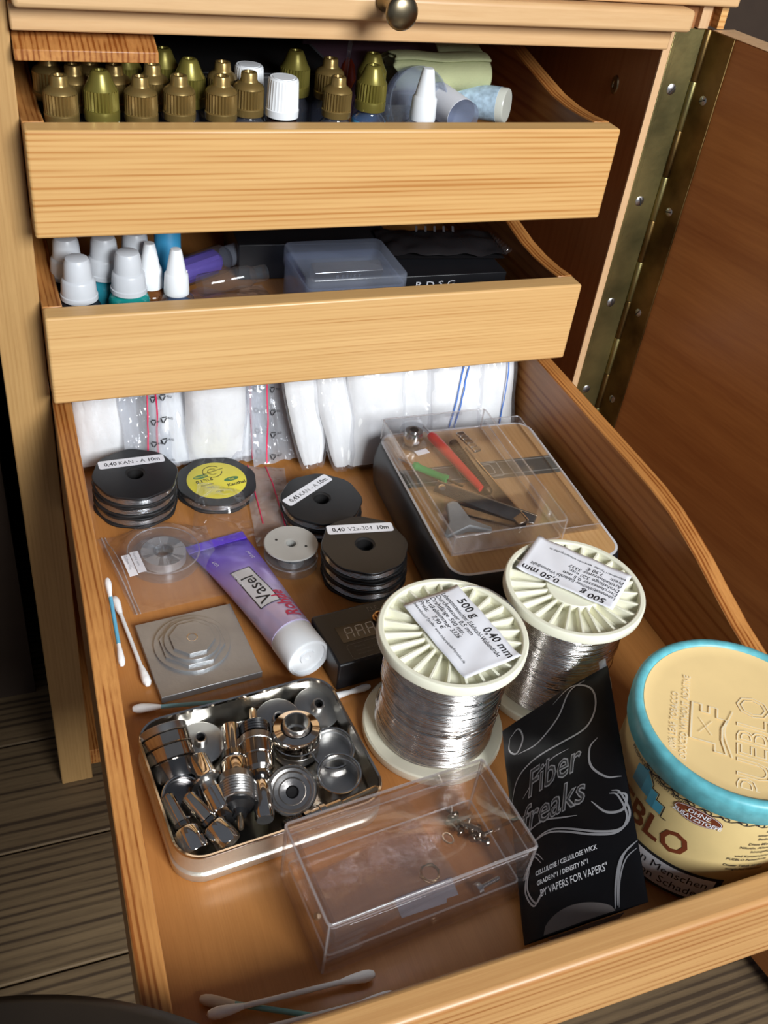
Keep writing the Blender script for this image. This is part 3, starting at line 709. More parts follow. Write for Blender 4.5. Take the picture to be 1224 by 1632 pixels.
# tools in the clear box
t = thing('wire_bobbin', 'tiny clear bobbin of silver wire standing in the tool box', 'bobbin', (225.5, -18.5, ZB))
g = G(); g.lathe([(3.6, 1), (5.6, 1), (6.8, 5.5), (5.8, 10.5), (3.6, 10.5)], 28); obj('wound_wire', g, M_wire, t)
for z in (0, 10.6):
    g = G(); g.lathe([(3.5, z), (9.4, z), (9.6, z+.5), (9.4, z+.9), (3.5, z+.9), (3.5, z)], 32); obj('flange', g, M_vial, t)
g = G(); g.lathe([(3.6, .2), (3.6, 11.4), (2.9, 11.4), (2.9, .6), (0, .6)], 24); obj('hub', g, M_dkc if 0 else M_wire, t)
g = G(); g.box(-4, -13.5, .1, 5.5, -8.5, .3, Matrix.Rotation(.2, 4, 'Z')); obj('sticker', g, M_paper, t)
def tool(name, label, cat, p0, p1, parts):
    t = thing(name, label, cat, (0, 0, 0)); M = aim(p0, p1)
    for pn, prof, mt, flat in parts:
        g = G(); g.lathe(prof, 20, M @ Matrix.Diagonal((1, flat, 1, 1))); obj(pn, g, mt, t, smooth=50)
    t2 = Vector(p0)*K
    for c in t.children:
        c.data.transform(Matrix.Translation(-t2))
    t.location = t2
    return t
tool('test_clip', 'red plastic clip with a thin metal tip among the tools', 'clip', (236.5, -9.0, ZB+6), (249.5, -80, ZB+3.4),
     [('tip', [(0, 0), (1.1, .5), (1.3, 9), (1.6, 12), (0, 12)], M_screw, 1), ('handle', [(0, 10), (3.0, 10), (3.8, 13), (3.6, 30), (2.9, 62), (2.5, 71), (0, 71.5)], M_red, .8)])
tool('screwdriver', 'small green-handled screwdriver beside the red clip', 'screwdriver', (208, -37.5, ZB+3.4), (241.5, -76.5, ZB+3.0),
     [('shaft', [(0, 0), (.7, 0), (.7, 12), (0, 12)], M_screw, 1), ('handle', [(0, 11), (2.4, 11), (2.9, 12.5), (2.9, 14), (2.3, 15), (2.5, 32), (3.0, 33), (3.0, 35.5), (0, 36)], M_green, 1), ('bit', [(0, 36), (.8, 36), (.8, 47), (0, 47)], M_knob, 1)])
tool('spiral_rod', 'dark coiled metal rod between the red clip and the tweezers', 'rod', (251.5, -26, ZB+3.2), (252.5, -84, ZB+3),
     [('shaft', [(0, 0)] + [(2.6 + (.6 if i % 2 else 0), .5+i*.9) for i in range(62)] + [(0, 57)], metal('dark_coil', (.16, .10, .06), .35, (.05, .035, .025)), 1)])
t = thing('watch_strap', 'short silver expanding metal band at the rear of the tool box', 'band', (256.6, -24, ZB+7.4), -1.42+.02)
g = G()
for i in range(5): g.cur = 0; g.box(i*4.6, -2.8, 0, i*4.6+4.1, 2.8, 2.2)
obj('links', g, M_chrome, t, bev=.5)
def plate(name, label, cat, c, rz, tilt, outline, th, mat, roll=0, extra=None):
    t = thing(name, label, cat, c, 0, None, (roll, tilt, rz))
    g = G(); g.prism(outline, 0, th); obj('blade', g, mat, t, bev=.25)
    if extra: extra(t)
    return t
M_cut = metal('dark_polished_steel', (.42, .38, .33), .16, (.14, .12, .10), 50)
M_edge = metal('brassy_edge', (.70, .55, .38), .25)
def clipx(t):
    g = G(); g.box(-33, 3.2, -.1, 33, 4.2, 1.8); obj('edge', g, M_edge, t, bev=.2)
    g = G(); g.lathe([(0, 1.2), (2, 1.2), (2.4, 2), (1.2, 2.6), (0, 2.6)], 20, Matrix.Translation((-28.5, 0, 0))); obj('rivet', g, M_chrome, t)
    g = G()
    for i in range(7): g.box(-22+i*1.6, -3, 1.4, -21.3+i*1.6, 3, 1.9)
    obj('grip_ridge', g, M_cut, t, bev=.1)
plate('nail_clipper', 'open steel nail clipper lying slanted at the front of the tool box', 'nail clipper', (244.5, -93.5, ZB+3.6), -.72, .03, [(-33, -4), (20, -5.5), (33, -2.5), (33, 4), (-33, 4)], 1.5, M_cut, .35, clipx)
plate('tweezers', 'dark flat tweezers running from the metal band to the front corner', 'tweezers', (257, -74, ZB+2.6), -1.48, .0, [(-38, -1.6), (10, -4.6), (42, -3), (42, 3), (10, 3.6), (-38, 1.6)], 1.5, M_cut, .3, lambda t: obj('edge', G().box(-38, 3.2, 0, 42, 4.1, 1.8), M_edge, t, bev=.2))
plate('scraper', 'dark rounded blade under the nail clipper', 'blade', (244, -101.5, ZB+.6), -.6, 0, rrect(48, 12, 5, 6), 1.4, M_cut)
t = thing('cutting_bit', 'matt grey three-cornered metal piece near the front edge of the tool box', 'metal piece', (222.5, -104.5, ZB+.3), .1)
g = G(); top_ = [(2, 15), (-2.5, 14), (-6, 2), (-14.5, -7), (-13, -9.5), (2, -8), (16, -13), (17.5, -10), (8, 0), (5, 13)]
g.loft([z_(top_, 0), [(x, y, 2.2 + (3.2 if abs(x) < 6 else .4)) for x, y in top_]]); obj('body', g, plain('dull_grey_metal', (.30, .31, .31), .55, .3, .5, .15, 80, .3, 300), t, bev=.9)
t.rotation_euler.x = .12

# ------------------------------------------------------------------ tin tray with atomiser parts
TX, TY, TR = 66.3, -227.0, .085
t = thing('metal_tin', 'open silver rectangular tin with rounded corners full of chrome parts', 'tin', (TX, TY, F), TR)
def o_(ins, z): return z_(rrect(103-2*ins, 83-2*ins, 14-ins, 8), z)
g = G(); g.loft([o_(2.5, 0), o_(.6, .5), o_(-.4, 2), o_(-.4, 6.5), o_(.2, 7.2), o_(.9, 7.6), o_(.9, 8.4), o_(.3, 8.8), o_(.4, 18.6), o_(.2, 19.2)], None, True, False)
obj('tin_body', g, M_tinout, t, smooth=40)
g = G(); g.loft([o_(.2, 19.1), o_(-.1, 19.6), o_(.5, 20.6), o_(1.5, 20.4), o_(1.7, 19)], None, False, False); obj('rolled_rim', g, M_chrome, t, smooth=70)
g = G(); g.loft([o_(1.7, 19), o_(2.0, 3.4), o_(4, 1.4)], None, False, True); obj('tin_inside', g, M_tin, t, smooth=60)
TM = Matrix.Translation((TX, TY, F)) @ Matrix.Rotation(TR, 4, 'Z')
GP = 'chrome atomiser parts in the tin'
M_cg = metal('chrome_warm', (.72, .66, .58), .1, (.5, .44, .38), 40)
M_dkc = metal('dark_chrome', (.30, .29, .28), .15, (.16, .15, .15), 40)
M_inner = metal('satin_inner', (.55, .54, .52), .3, (.40, .39, .38), 50)
def part(name, label, cat, p0, p1, pieces):
    """p0, p1 in world mm; pieces: (name, profile, material[, knurl])"""
    M = aim((0, 0, 0), Vector(p1)-Vector(p0))
    t = thing(name, label, cat, p0, 0, GP)
    for pc in pieces:
        kn = pc[3] if len(pc) > 3 else 0
        g = G(); g.lathe(pc[1], 72 if kn else 40, M, (lambda k, i: 1-.03*((i+k) % 2)) if kn else None); obj(pc[0], g, pc[2], t, smooth=35)
    return t
def deck(label, x, y, z, lean):
    v = Vector((lean[0], lean[1], 1))
    return part('base_disc', label, 'metal disc', (x, y, z), Vector((x, y, z))+v*10,
        [('knurled_ring', [(0, 0), (10.8, 0), (11.3, .6), (11.3, 1.6), (11.0, 2.3), (11.3, 3.1), (11.3, 4.3), (11, 4.8), (0, 4.8)], M_dkc, 1), ('disc', [(0, 4.8), (12.2, 4.8), (12.3, 5.1), (12.2, 6.0), (11.6, 6.3), (3.4, 6.4), (3.4, 6.5)], M_inner),
         ('stub', [(3.6, 6.3), (3.4, 6.6), (3.2, 11), (2.9, 11.3), (2.2, 11.2), (2.1, 9)], M_steel), ('bore', [(2.15, 10.4), (2.1, 6), (0, 6)], M_blackm)])
deck('brushed disc with a centre stub behind the stacked rings in the tin', 43.0, -200.5, F+3.0, (0, -.12))
deck('brushed disc half hidden behind the ring cap in the tin', 84.0, -197.0, F+4.5, (-.05, -.35))
deck('brushed disc with stub in the far right corner of the tin', 105.2, -194.5, F+5.0, (.05, -.28))
part('ring_cap', 'polished cap with a raised collar in the middle of the tin', 'cap', (89.5, -213.0, F+2.0), (89.3, -212.4, F+12),
     [('lower_ring', [(0, 0), (11.4, 0), (11.8, .6), (11.8, 5.4), (11.3, 6)], M_inner), ('body', [(11.3, 6), (12.3, 6.3), (12.4, 9.6), (12.0, 9.9), (12.0, 10.3), (12.4, 10.6), (12.4, 15.4), (11.6, 17), (8, 17.6)], M_chrome),
      ('collar', [(7.3, 17.5), (6.9, 18.2), (6.9, 20.6), (6.5, 21), (5.9, 20.8)], M_steel), ('bore', [(5.95, 20.8), (5.8, 13), (4.6, 12.6), (4.4, 8), (0, 8)], M_inner)])
def cup(label, x, y, z, R, h, lean, mi=M_inner):
    v = Vector((lean[0], lean[1], 1))
    return part('metal_cup', label, 'metal cup', (x, y, z), Vector((x, y, z))+v*10, [('shell', [(0, 0), (R-.8, 0), (R-.3, .6), (R-.3, 2.8), (R-.8, 3.2), (R, 3.6), (R, h-.4), (R-.3, h), (R-1.0, h), (R-1.2, h-.4)], M_chrome),
        ('inner_wall', [(R-1.2, h-.4), (R-1.3, h-3), (R-1.9, h-3.2), (R-1.9, 2), (0, 1.8)], mi)])
cup('open chrome cup at the right edge of the tin, rear one of two', 105.8, -221.0, F+2, 11.4, 10, (-.05, -.25))
cup('open chrome cup at the right of the tin, front one of two', 103.3, -239.5, F+2.4, 11.2, 13, (-.05, -.12))
part('funnel_ring', 'round funnel-shaped ring with a dark centre hole at the front of the tin', 'ring', (80.2, -239.0, F+4.5), (78.0, -243.0, F+13.5),
     [('shell', [(0, -1), (9, -1), (11, 1), (11.6, 4), (12.2, 6), (12.4, 8.2), (11.9, 9), (11.2, 8.8)], M_cg), ('inner_wall', [(11.2, 8.8), (10.6, 7.4), (9.4, 7.0), (8.8, 5.4), (6.8, 5.0), (6.2, 3.6), (3.2, 2.8), (2.9, 2.2)], M_steel), ('bore', [(2.95, 2.5), (2.6, 1.2), (0, 1)], M_blackm)])
def ringseg(R, z, h): return [(R-1, z), (R, z+.5), (R, z+h-.5), (R-.9, z+h)]
part('stacked_rings', 'three chrome rings stacked on a dark cup at the left of the tin', 'rings', (28.0, -216.5, F+9), (25.5, -197, F+18),
     [('cup', [(0, -4), (10.6, -3.8), (11, -3), (11.2, 5), (10.7, 5.6), (9.6, 5.4)], M_dkc), ('ring', ringseg(11.6, 5.8, 7), M_cg), ('ring', ringseg(11.8, 12.9, 6), M_cg), ('ring', ringseg(11.6, 19.0, 4.4) + [(9.8, 23.2), (9.5, 18), (0, 18)], M_inner)])
cup('dark tilted cup below the stacked rings at the left of the tin', 26.5, -229.5, F+5.5, 10.4, 9, (.2, -.45), M_dkc)
part('tank_assembly', 'long chrome assembly with a black tip in the left middle of the tin', 'tank', (59.0, -197.0, F+12), (50.5, -254.0, F+10.5),
     [('drip_tip', [(0, 0), (3.6, 0), (4.5, .8), (4.6, 6), (4.2, 15), (4.2, 17), (0, 17)], M_chrome), ('neck_ring', [(4, 17), (5.6, 17.4), (5.8, 20.5), (5, 21.4)], M_dkc), ('body', [(4.6, 21.4), (6.2, 22), (6.9, 23.5), (6.9, 30.5), (7.4, 31)], M_cg),
      ('knurled_ring', [(7.4, 31), (8.6, 31.2), (8.7, 34.8), (8.2, 35.2)], M_inner, 1), ('thread', [(8.2 + (.5 if i % 2 else 0), 35.2+i*.75) for i in range(14)] + [(7, 45.8)], M_steel), ('seal', [(7.6, 45.8), (8, 46.4), (7.6, 48), (4.2, 50), (3.2, 52.5), (0, 52.5)], M_black), ('pin', [(1.7, 52), (1.7, 58), (1.1, 59.2), (0, 59.4)], M_edge)])
part('tank_assembly', 'long chrome assembly with a brass pin in the centre of the tin', 'tank', (72.3, -190.5, F+12.5), (62.2, -254.0, F+9.5),
     [('pin', [(0, 0), (1.9, 0), (2.0, .5), (2.0, 8), (0, 8)], M_edge), ('thread', [(3, 8), (6.4, 9.4)] + [(7.3 + (.5 if i % 2 else 0), 10+i*.75) for i in range(10)], M_dkc), ('knurled_ring', [(7.8, 17.5), (8.6, 18), (8.6, 21.6), (8.2, 22)], M_inner, 1),
      ('body', [(8.2, 22), (8.2, 29.5), (7.7, 30), (7.7, 30.8), (8, 31.2), (7.8, 37), (6.2, 39)], M_cg), ('neck_ring', [(6.2, 39), (6.4, 39.5), (6.2, 42.5), (4.6, 43)], M_dkc), ('drip_tip', [(4.6, 43), (4.9, 43.6), (5, 52), (4.7, 62.5), (4.0, 63.6), (0, 63.6)], M_chrome)])
def tip(label, p0, p1, a=3.3, b=6.6, sc_=1.0):
    s = sc_
    return part('drip_tip', label, 'mouthpiece', p0, p1, [('mouthpiece', [(0, 0), (a-.6, 0), (a, .8), (a*1.12, 14*s), (a*1.05, 15*s)], M_cg), ('neck_ring', [(a*.9, 15*s), (a*1.3, 15.6*s), (a*1.3, 17.6*s), (a*1.0, 18.2*s)], M_dkc), ('base', [(a, 18.2*s), (b-.6, 19*s), (b, 20*s), (b, 30*s), (b-.5, 31*s), (0, 31*s)], M_chrome)])
tip('tapered chrome mouthpiece in the front left corner of the tin', (20.5, -231.5, F+14.5), (28.0, -259.0, F+8.6))
tip('tapered chrome mouthpiece second from the left at the front of the tin', (29.5, -234.0, F+15), (43.5, -259.5, F+8.2), 3.4, 6.4)
part('drip_tip', 'wide-headed chrome mouthpiece between the dark cup and the tank assembly', 'mouthpiece', (37.6, -213.5, F+13), (45.6, -249.0, F+9),
     [('head', [(0, 0), (5.6, 0), (6.2, .7), (6.6, 11), (8.0, 13.5), (7.6, 14.3)], M_cg), ('neck_ring', [(7.6, 14.3), (4.3, 15), (4.2, 18.5), (5, 19)], M_inner), ('base', [(5, 19), (6.2, 19.6), (6.4, 31), (5.8, 31.6)], M_chrome), ('thread', [(5.8, 31.6), (6, 32), (6, 36), (0, 36)], M_dkc)])
part('threaded_rod', 'dark threaded rod with brassy collar along the front edge of the tin', 'rod', (69.5, -261.0, F+9.5), (120.5, -251.5, F+11),
     [('thread', [(0, 0), (3, 0)] + [(3.9 + (.5 if i % 2 else 0), .5+i*.7) for i in range(14)], M_dkc), ('collar', [(3.9, 10.4), (4.7, 10.8), (4.7, 14), (4.1, 14.4), (4.1, 18.6), (4.6, 19), (4.6, 21.6), (3.6, 22)], M_cg), ('shaft', [(3.6, 22), (3.2, 30), (2, 31), (2, 50), (0, 50)], M_edge)])

# ------------------------------------------------------------------ clear display box in front
BX, BY, BR = 115.5, -297.5, .085
t = thing('display_box', 'empty-looking clear acrylic box upside down over small screws in front', 'box', (BX, BY, F+.2), BR)
g = G(); o2 = lambda ins, z: z_(rrect(101-2*ins, 51-2*ins, max(.4, 2.0-ins*.8), 4), z)
g.loft([o2(0, 0), o2(0, 39.4), o2(.8, 40.2)], None, False, True)
g.loft([o2(1.5, 0), o2(1.5, 38.0), o2(1.9, 38.5)], None, False, True)
g.loft([o2(0, 0), o2(1.5, 0)], None, False, False)
obj('cover', g, M_clear, t, smooth=50)
g = G(); o3 = lambda ins, z: z_(rrect(96-2*ins, 47-2*ins, max(.5, 3-ins), 5), z)
g.loft([o3(.4, .3), o3(0, .7), o3(0, 11), o3(1.2, 11), o3(1.2, 1.6)]); obj('tray', g, M_clear, t, smooth=50)
g = G(); g.box(-48, -24.2, 31, 48, -22.6, 32.4); g.box(-48, 22.6, 31, 48, 24.2, 32.4); obj('inner_ledge', g, M_clear, t, bev=.2)
edges(t, 100, 50, 0, 39.5); edges(t, 95.5, 46.5, 0, 10.6, .5, top=False); edges(t, 96.5, 46.8, 0, 33, .4, top=False)
g = G(); g.box(-45.6, -22, 12, -44.4, 22, 31); obj('end_rib', g, M_clear, t, bev=.2)
def world_on(px, py, z=0): return (px, py, F+2.1+z)
t = thing('plastic_bag', 'small flat zip bag lying inside the front clear box', 'bag', (0, 0, 0))
random.seed(3)
MB_ = Matrix.Translation((BX-10, BY+1, F+2.4)) @ Matrix.Rotation(BR+.12, 4, 'Z')
g = G(); g.grid(lambda a, b: (-34+68*a, -17+36*b, 2.2+1.6*noise.noise((a*4, b*3, 1))+3*math.sin(a*PI)*math.sin(b*PI)), 26, 16, MB_)
g.grid(lambda a, b: (-34+68*a, -17+36*b, .2), 4, 4, MB_); obj('bag_film', g, M_cellar, t, smooth=180)
t = thing('coil', 'thin coiled wire inside the small bag in the front clear box', 'coil', (127.0, -301.0, F+10))
g = G(); g.tube([((4.3+.5*math.sin(k*1.7))*math.cos(k*.45), (4.3+.5*math.cos(k*1.1))*math.sin(k*.45), .9*math.sin(k*.23)) for k in range(90)], .28, 5); obj('coil_wire', g, M_edge, t)
sl = thing('paper_slip', 'pale grey paper slip under the front clear box', 'slip', (124.3, -309.2, F+.3), .02)
g = G(); g.prism([(-14.5, -3.5), (8, -3), (9, -1), (15, -1), (15.5, 8), (-14.5, 6)], 0, .2); obj('slip', g, plain('grey_slip', (.50, .50, .56), .6), sl)
M_sm = metal('small_steel', (.5, .45, .38), .25, (.22, .18, .13), 200)
def bolt(label, p0, p1, r=1.5, ln=12, mt=M_screw, hr=3.0, head=2.6, group=None):
    t = thing('bolt', label, 'bolt', p0, 0, group); M = aim((0, 0, 0), Vector(p1)-Vector(p0))
    g = G(); g.lathe([(0, 0), (hr-.3, 0), (hr, .3), (hr, head), (0, head)], 24, M, lambda k, i: 1-.06*(i % 2)); obj('head', g, mt, t)
    g = G(); g.lathe([(0, head)] + [(r-(.25 if i % 2 else 0), head+i*.45) for i in range(int(ln/.45))] + [(0, head+ln)], 14, M); obj('shank', g, mt, t)
    return t
bolt('bright silver bolt with a knurled head at the front right of the clear box', (146.5, -312.0, F+4.2), (160.0, -309.0, F+3.4), 1.2, 12)
GB = 'tiny screws in the clear box'
zc = F+3.6
SS = 1.25
spots = [(147.5, -276.5, .4), (150.5, -274.2, 1.2), (153.5, -273.5, 2.0), (152.0, -279.5, 2.6), (154.8, -282.0, .9), (157.5, -284.5, 1.7), (160.2, -287.0, .2), (161.5, -283.5, 2.2), (158.0, -290.0, 1.1), (163.0, -291.0, 2.8), (155.2, -287.5, .6), (151.8, -283.8, 1.9)]
whr = ['at the rear left end of the pile', 'behind the spring', 'topmost at the far end', 'left of the spring', 'across the middle of the pile', 'right of the spring', 'nearest the right wall', 'behind the right wall screw', 'at the near end of the pile', 'in the near right corner', 'under the near end of the spring', 'left of the pile centre']
for (x, y, a), wh_ in zip(spots, whr):
    bolt('tiny dark screw ' + wh_ + ' in the front clear box', (x, y, zc+random.uniform(0, 2)), (x+5*math.cos(a), y+5*math.sin(a), zc+random.uniform(0, 2)), 1.0, 6, M_sm, 2.1, 1.5, GB)
t = thing('spring', 'small dark coil spring lying among the tiny screws', 'spring', (152.5, -278.0, F+5.6))
g = G(); g.tube([(k*.065, -k*.055+1.9*math.sin(k*.6), 1.9*math.cos(k*.6)) for k in range(130)], .4, 5); obj('spring_wire', g, M_sm, t)
t = thing('metal_ring', 'tiny brassy ring tab left of the screws in the clear box', 'ring', (145.0, -283.0, F+3), .3)
g = G(); g.tube([(2.2*math.cos(k*.35), 3*math.sin(k*.35), .6) for k in range(18)], .5, 6, closed=True); obj('ring_wire', g, M_edge, t)
t = thing('brass_pin', 'short brass pin standing at the left end inside the clear box', 'pin', (72.0, -302, F+2.2))
g = G(); g.lathe([(0, 0), (1.2, 0), (1.2, 5), (1.8, 5.4), (1.8, 7), (1.0, 7.4), (1.0, 10), (0, 10)], 16, Matrix.Rotation(.5, 4, 'X')); obj('shaft', g, M_edge, t)

# ------------------------------------------------------------------ black pouch
t = thing('foil_pouch', 'black foil pouch with silver lettering leaning between spools and tub', 'pouch', (0, 0, 0))
BL, BRc, TRc, TL = Vector((156.6, -342.3, F+4)), Vector((198.6, -357.2, F+44.5)), Vector((236.8, -248.5, F+64)), Vector((189.1, -243.5, F+22))
pn_ = (BRc-BL).cross(TL-BL).normalized()
if pn_.z < 0: pn_ = -pn_
def pf(u, v, off=0):
    p = BL*(1-u)*(1-v) + BRc*u*(1-v) + TRc*u*v + TL*(1-u)*v
    bul = 5.5*(math.sin(PI*min(1, max(0, u)))**.7)*(max(0, math.sin(PI*min(1, max(0, v*.93+.05))))**.6)
    wr = .9*noise.noise((u*2.2, v*5+u*2, 3)) + .5*math.sin(v*24+u*5)*max(0, v-.72)*2
    return p + pn_*(bul + wr + off)
def pb_(u, v):
    p = BL*(1-u)*(1-v) + BRc*u*(1-v) + TRc*u*v + TL*(1-u)*v
    return p - pn_*(2.2*math.sin(PI*u)*math.sin(PI*v)+.3)
g = G(); g.grid(lambda a, b: tuple(pf(a, b)), 36, 54); g.grid(lambda a, b: tuple(pb_(1-a, b)), 12, 18)
fm = obj('pouch_foil', g, plain('black_foil', (.004, .004, .005), .34, 0, .28, .1, 30, .35, 120), t, smooth=180)
fx = lambda u, v: tuple(pf(u, v, .3))
g = G()     # text space: u,v scaled to 62 x 112 mm
tx = lambda a, b: fx(a/60, b/112)
LT = [('Fiber', 11, 66, 13.5, .022, .30, 'LEFT', .76), ('freaks', 6, 50, 13.0, .022, .30, 'LEFT', .80)]
text_geo(g, LT, tx)
ltr = obj('lettering', g, M_silverink, t)
g = G(); text_geo(g, [a_[:4] + (-.012,) + a_[5:] for a_ in LT], lambda a, b: tuple(pf(a/60, b/112, .42))); obj('letter_core', g, plain('foil_black_print', (.03, .03, .032), .35), ltr)
g = G()
text_geo(g, [('CELLULOSE / CELLULOSE WICK', 11, 27.0, 2.1, .012, .1, 'LEFT', .78), ('GRADE N°1 / DENSITY N°1', 11, 22.6, 2.1, .012, .1, 'LEFT', .78), ('BY VAPERS FOR VAPERS"', 12, 17.2, 3.3, .004, .05, 'LEFT', .68)], tx)
obj('small_lettering', g, M_whiteink, t)
g = G()
def sw(pts, wd, dbl=0):
    for q in range(1+dbl):
        P_ = [(p[0]*60+q*1.3, p[1]*112+q*.9) for p in spline(pts, 8)]; n = len(P_)
        ribbon(g, P_, [max(.15, wd*math.sin(PI*(i+.5)/n)**.5) for i in range(n)], tx)
sw([(.07, .93), (.16, .95), (.2, .88), (.13, .83), (.06, .87), (.07, .93)], .9)
sw([(.14, .82), (.34, .81), (.53, .88), (.66, .97), (.8, .985)], .9)
sw([(.5, .96), (.68, .99), (.84, .93), (.86, .84), (.76, .76), (.53, .745), (.26, .74), (.1, .7), (.02, .6)], .9)
sw([(.84, .69), (.77, .66), (.76, .58), (.86, .51), (.97, .49)], 1.0)
sw([(.14, .37), (.36, .385), (.7, .30), (.88, .28), (.96, .33), (.92, .42), (.86, .44)], 1.0, 1)
sw([(.76, .01), (.80, .1), (.87, .18), (.98, .22)], .9, 1); sw([(.79, .01), (.83, .1), (.9, .17), (.99, .2)], .6)
sw([(.25, .28), (.19, .32), (.12, .28), (.07, .2), (.13, .13), (.2, .16), (.25, .17)], .8, 1)
sw([(.14, .60), (.30, .665), (.45, .695), (.6, .70)], .6); sw([(.12, .43), (.3, .45), (.48, .42), (.6, .40)], .7)
sw([(.72, .435), (.82, .37), (.94, .36), (.98, .41), (.92, .43)], 1.2)
obj('ornament', g, M_silverink, t)
g = G(); 
def gus(a, b):
    p0 = pf(.2+.62*a, .0) ; d_ = Vector((0, -1.5, -2))
    return tuple(pf(.2+.62*a, -.01) + Vector((-3, -3, -2))*b*math.sin(a*PI) - pn_*(9*b*math.sin(a*PI)))
g.grid(gus, 14, 5); obj('bottom_gusset', g, plain('grey_gusset', (.10, .09, .095), .3), t, smooth=180)
g = G(); g.add([tuple(pf(.93, 1.0)), tuple(pf(.99, 1.0)), tuple(pf(.99, 1.04)), tuple(pf(.93, 1.04))], [(0, 1, 2, 3)]); obj('seal_tab', g, M_whiteink, t, solid=.3)
g = G(); qn = 24
g.add([tuple(pf(.18+.58*k/qn, .004, .35)) for k in range(qn+1)] + [tuple(pf(.18+.58*k/qn, .004+.085*math.sin(PI*min(1, (k/qn)*1.0))**.5*(1-.35*k/qn), .35)) for k in range(qn+1)], [(k, k+1, k+qn+2, k+qn+1) for k in range(qn)])
obj('gusset_window', g, plain('grey_gusset_film', (.12, .105, .10), .22), t)

# ------------------------------------------------------------------ tobacco tub
t = thing('tobacco_tub', 'round sand-coloured tub with a turquoise-rimmed cream lid at the right', 'tub', (269, -305.6, F))
RT = 46.4
g = G(); g.lathe([(0, 0), (RT-1.5, 0), (RT-.3, 1), (RT, 2.5), (RT, 66), (RT-.6, 68), (0, 68)], 96); obj('tub_body', g, M_sand, t, smooth=50)
g = G(); g.lathe([(RT-.4, 68.5), (RT+1.8, 68.6), (RT+2.6, 69.6), (RT+3.2, 78), (RT+3.0, 80.6), (RT+1.8, 82), (RT-.4, 82.2), (RT-1.8, 81.4), (RT-2.4, 80)], 96); obj('lid_rim', g, M_teal, t, smooth=60)
g = G(); g.lathe([(0, 79.7), (RT-8, 79.8), (RT-3.4, 80.6), (RT-2.2, 81.0), (RT-2.2, 80)][::-1], 96); lt = obj('lid_top', g, M_cream, t, smooth=60)
ct = lambda a0, off=.15: (lambda u, v: ((RT+off)*math.cos(math.radians(a0)+u/RT), (RT+off)*math.sin(math.radians(a0)+u/RT), v))
# lid print
fl_ = frame((252.0-269, -341.5+305.6, 80.0), (290-269, -290+305.6, 80.0), (244-269, -336+305.6, 80.0))
g = G()
def outline_text(g, s, x, y, h, xs, M):
    """letters drawn as outlines: a wide letter with a narrower core is avoided, strokes only"""
    cu = bpy.data.curves.new('t', 'FONT'); cu.body = s; cu.size = 1; cu.fill_mode = 'NONE'; cu.bevel_depth = .012; cu.resolution_u = 2; cu.bevel_resolution = 0
    to = bpy.data.objects.new('t', cu); me = to.to_mesh()
    g.add([(x+v.co.x*h*1.37*xs, y+v.co.y*h*1.37, .1+v.co.z*2) for v in me.vertices], [tuple(p.vertices) for p in me.polygons], M)
    to.to_mesh_clear(); bpy.data.objects.remove(to); bpy.data.curves.remove(cu)
outline_text(g, 'PUEBLO', -3, -6.0, 15.5, .76, fl_)
text_geo(g, [('100% LEAF TOBACCO', 8, 35.4, 3.4, 0, 0, 'LEFT', .8), ('PRODUCED WITHOUT ADDITIVE', 1, 30.6, 3.4, 0, 0, 'LEFT', .8)], M=fl_ @ Matrix.Translation((0, 0, .45)))
def emblem(g, cx, cy, s, M=None, fn=None, solid=False):
    """stepped zigzag mark with a small bow-tie star"""
    pts = [(-9, -5), (-9, -1.5), (-6, -1.5), (-6, 6), (9, 6), (9, 3), (6, 3), (6, .5), (9, .5), (9, -2), (5, -2), (5, -5), (1, -3.6), (-4, -3.6)]
    pts = [(cx+x*s, cy+y*s) for x, y in pts]
    if solid:
        v = [fn(*p) if fn else (p[0], p[1], 0) for p in pts]; g.add(v, [tuple(range(len(v)))], M)
    else:
        ribbon(g, pts, .5*s+.15, fn, M, z=.45, closed=True)
        ribbon(g, [(cx-3*s, cy+3.5*s), (cx+3*s, cy-.5*s), (cx+3*s, cy+3.5*s), (cx-3*s, cy-.5*s)], .35, fn, M, z=.45, closed=True)
emblem(g, 28, 20.5, 1.45, fl_)
ribbon(g, [tuple(q)[:2] for q in spline([(14, 10.6), (28, 14.2), (42, 10.6)], 5)], .5, None, fl_, z=.45)
obj('lid_print', g, M_emb, lt)
# body prints
g = G()
text_geo(g, [('PUEBLO', -42.5, 30.0, 14.5, .02, 0, 'LEFT', .86)], ct(-160, .2)); obj('brand_print', g, M_maroon, t)
g = G()
outline_fn = ct(-160, .5)
emb_fn = ct(-172, .2)
def zig(g, pts, fn):
    n_ = len(pts); g.add([fn(*p) for p in pts], [tuple(range(n_))])
for q in ([(-9, 61), (-2, 64.5), (-2, 50), (-9, 50)], [(-2, 63), (2.5, 59), (2.5, 50), (-2, 50)], [(2.5, 57), (6.5, 57), (6.5, 47), (2.5, 47)], [(6.5, 53), (11, 53), (11, 47), (6.5, 47)]):
    zig(g, q, emb_fn)
obj('blue_mark', g, M_blueprint, t)
g = G(); ribbon(g, [(-2, 65), (3, 59.6), (3, 57.6), (7, 57.6), (7, 53.6), (11.6, 53.6), (11.6, 46.4), (14.5, 46.4)], .7, ct(-172, .25))
text_geo(g, [('100% LEAF TOBACCO', -22, 68.4-2.2, 2.3, .01, .1, 'LEFT', .85), ('PRODUCED WITHOUT ADDITIVES', -22, 68.4-5.6, 2.3, .01, .1, 'LEFT', .85)], ct(-166, .25))
for k in range(12):  # ornamental border under the rim
    a0 = -178 + k*9.5
    ribbon(g, [(3*math.sin(q*.5)+q*.35, 65.4+1.1*math.sin(q*.9)) for q in range(18)], .5, ct(a0, .25))
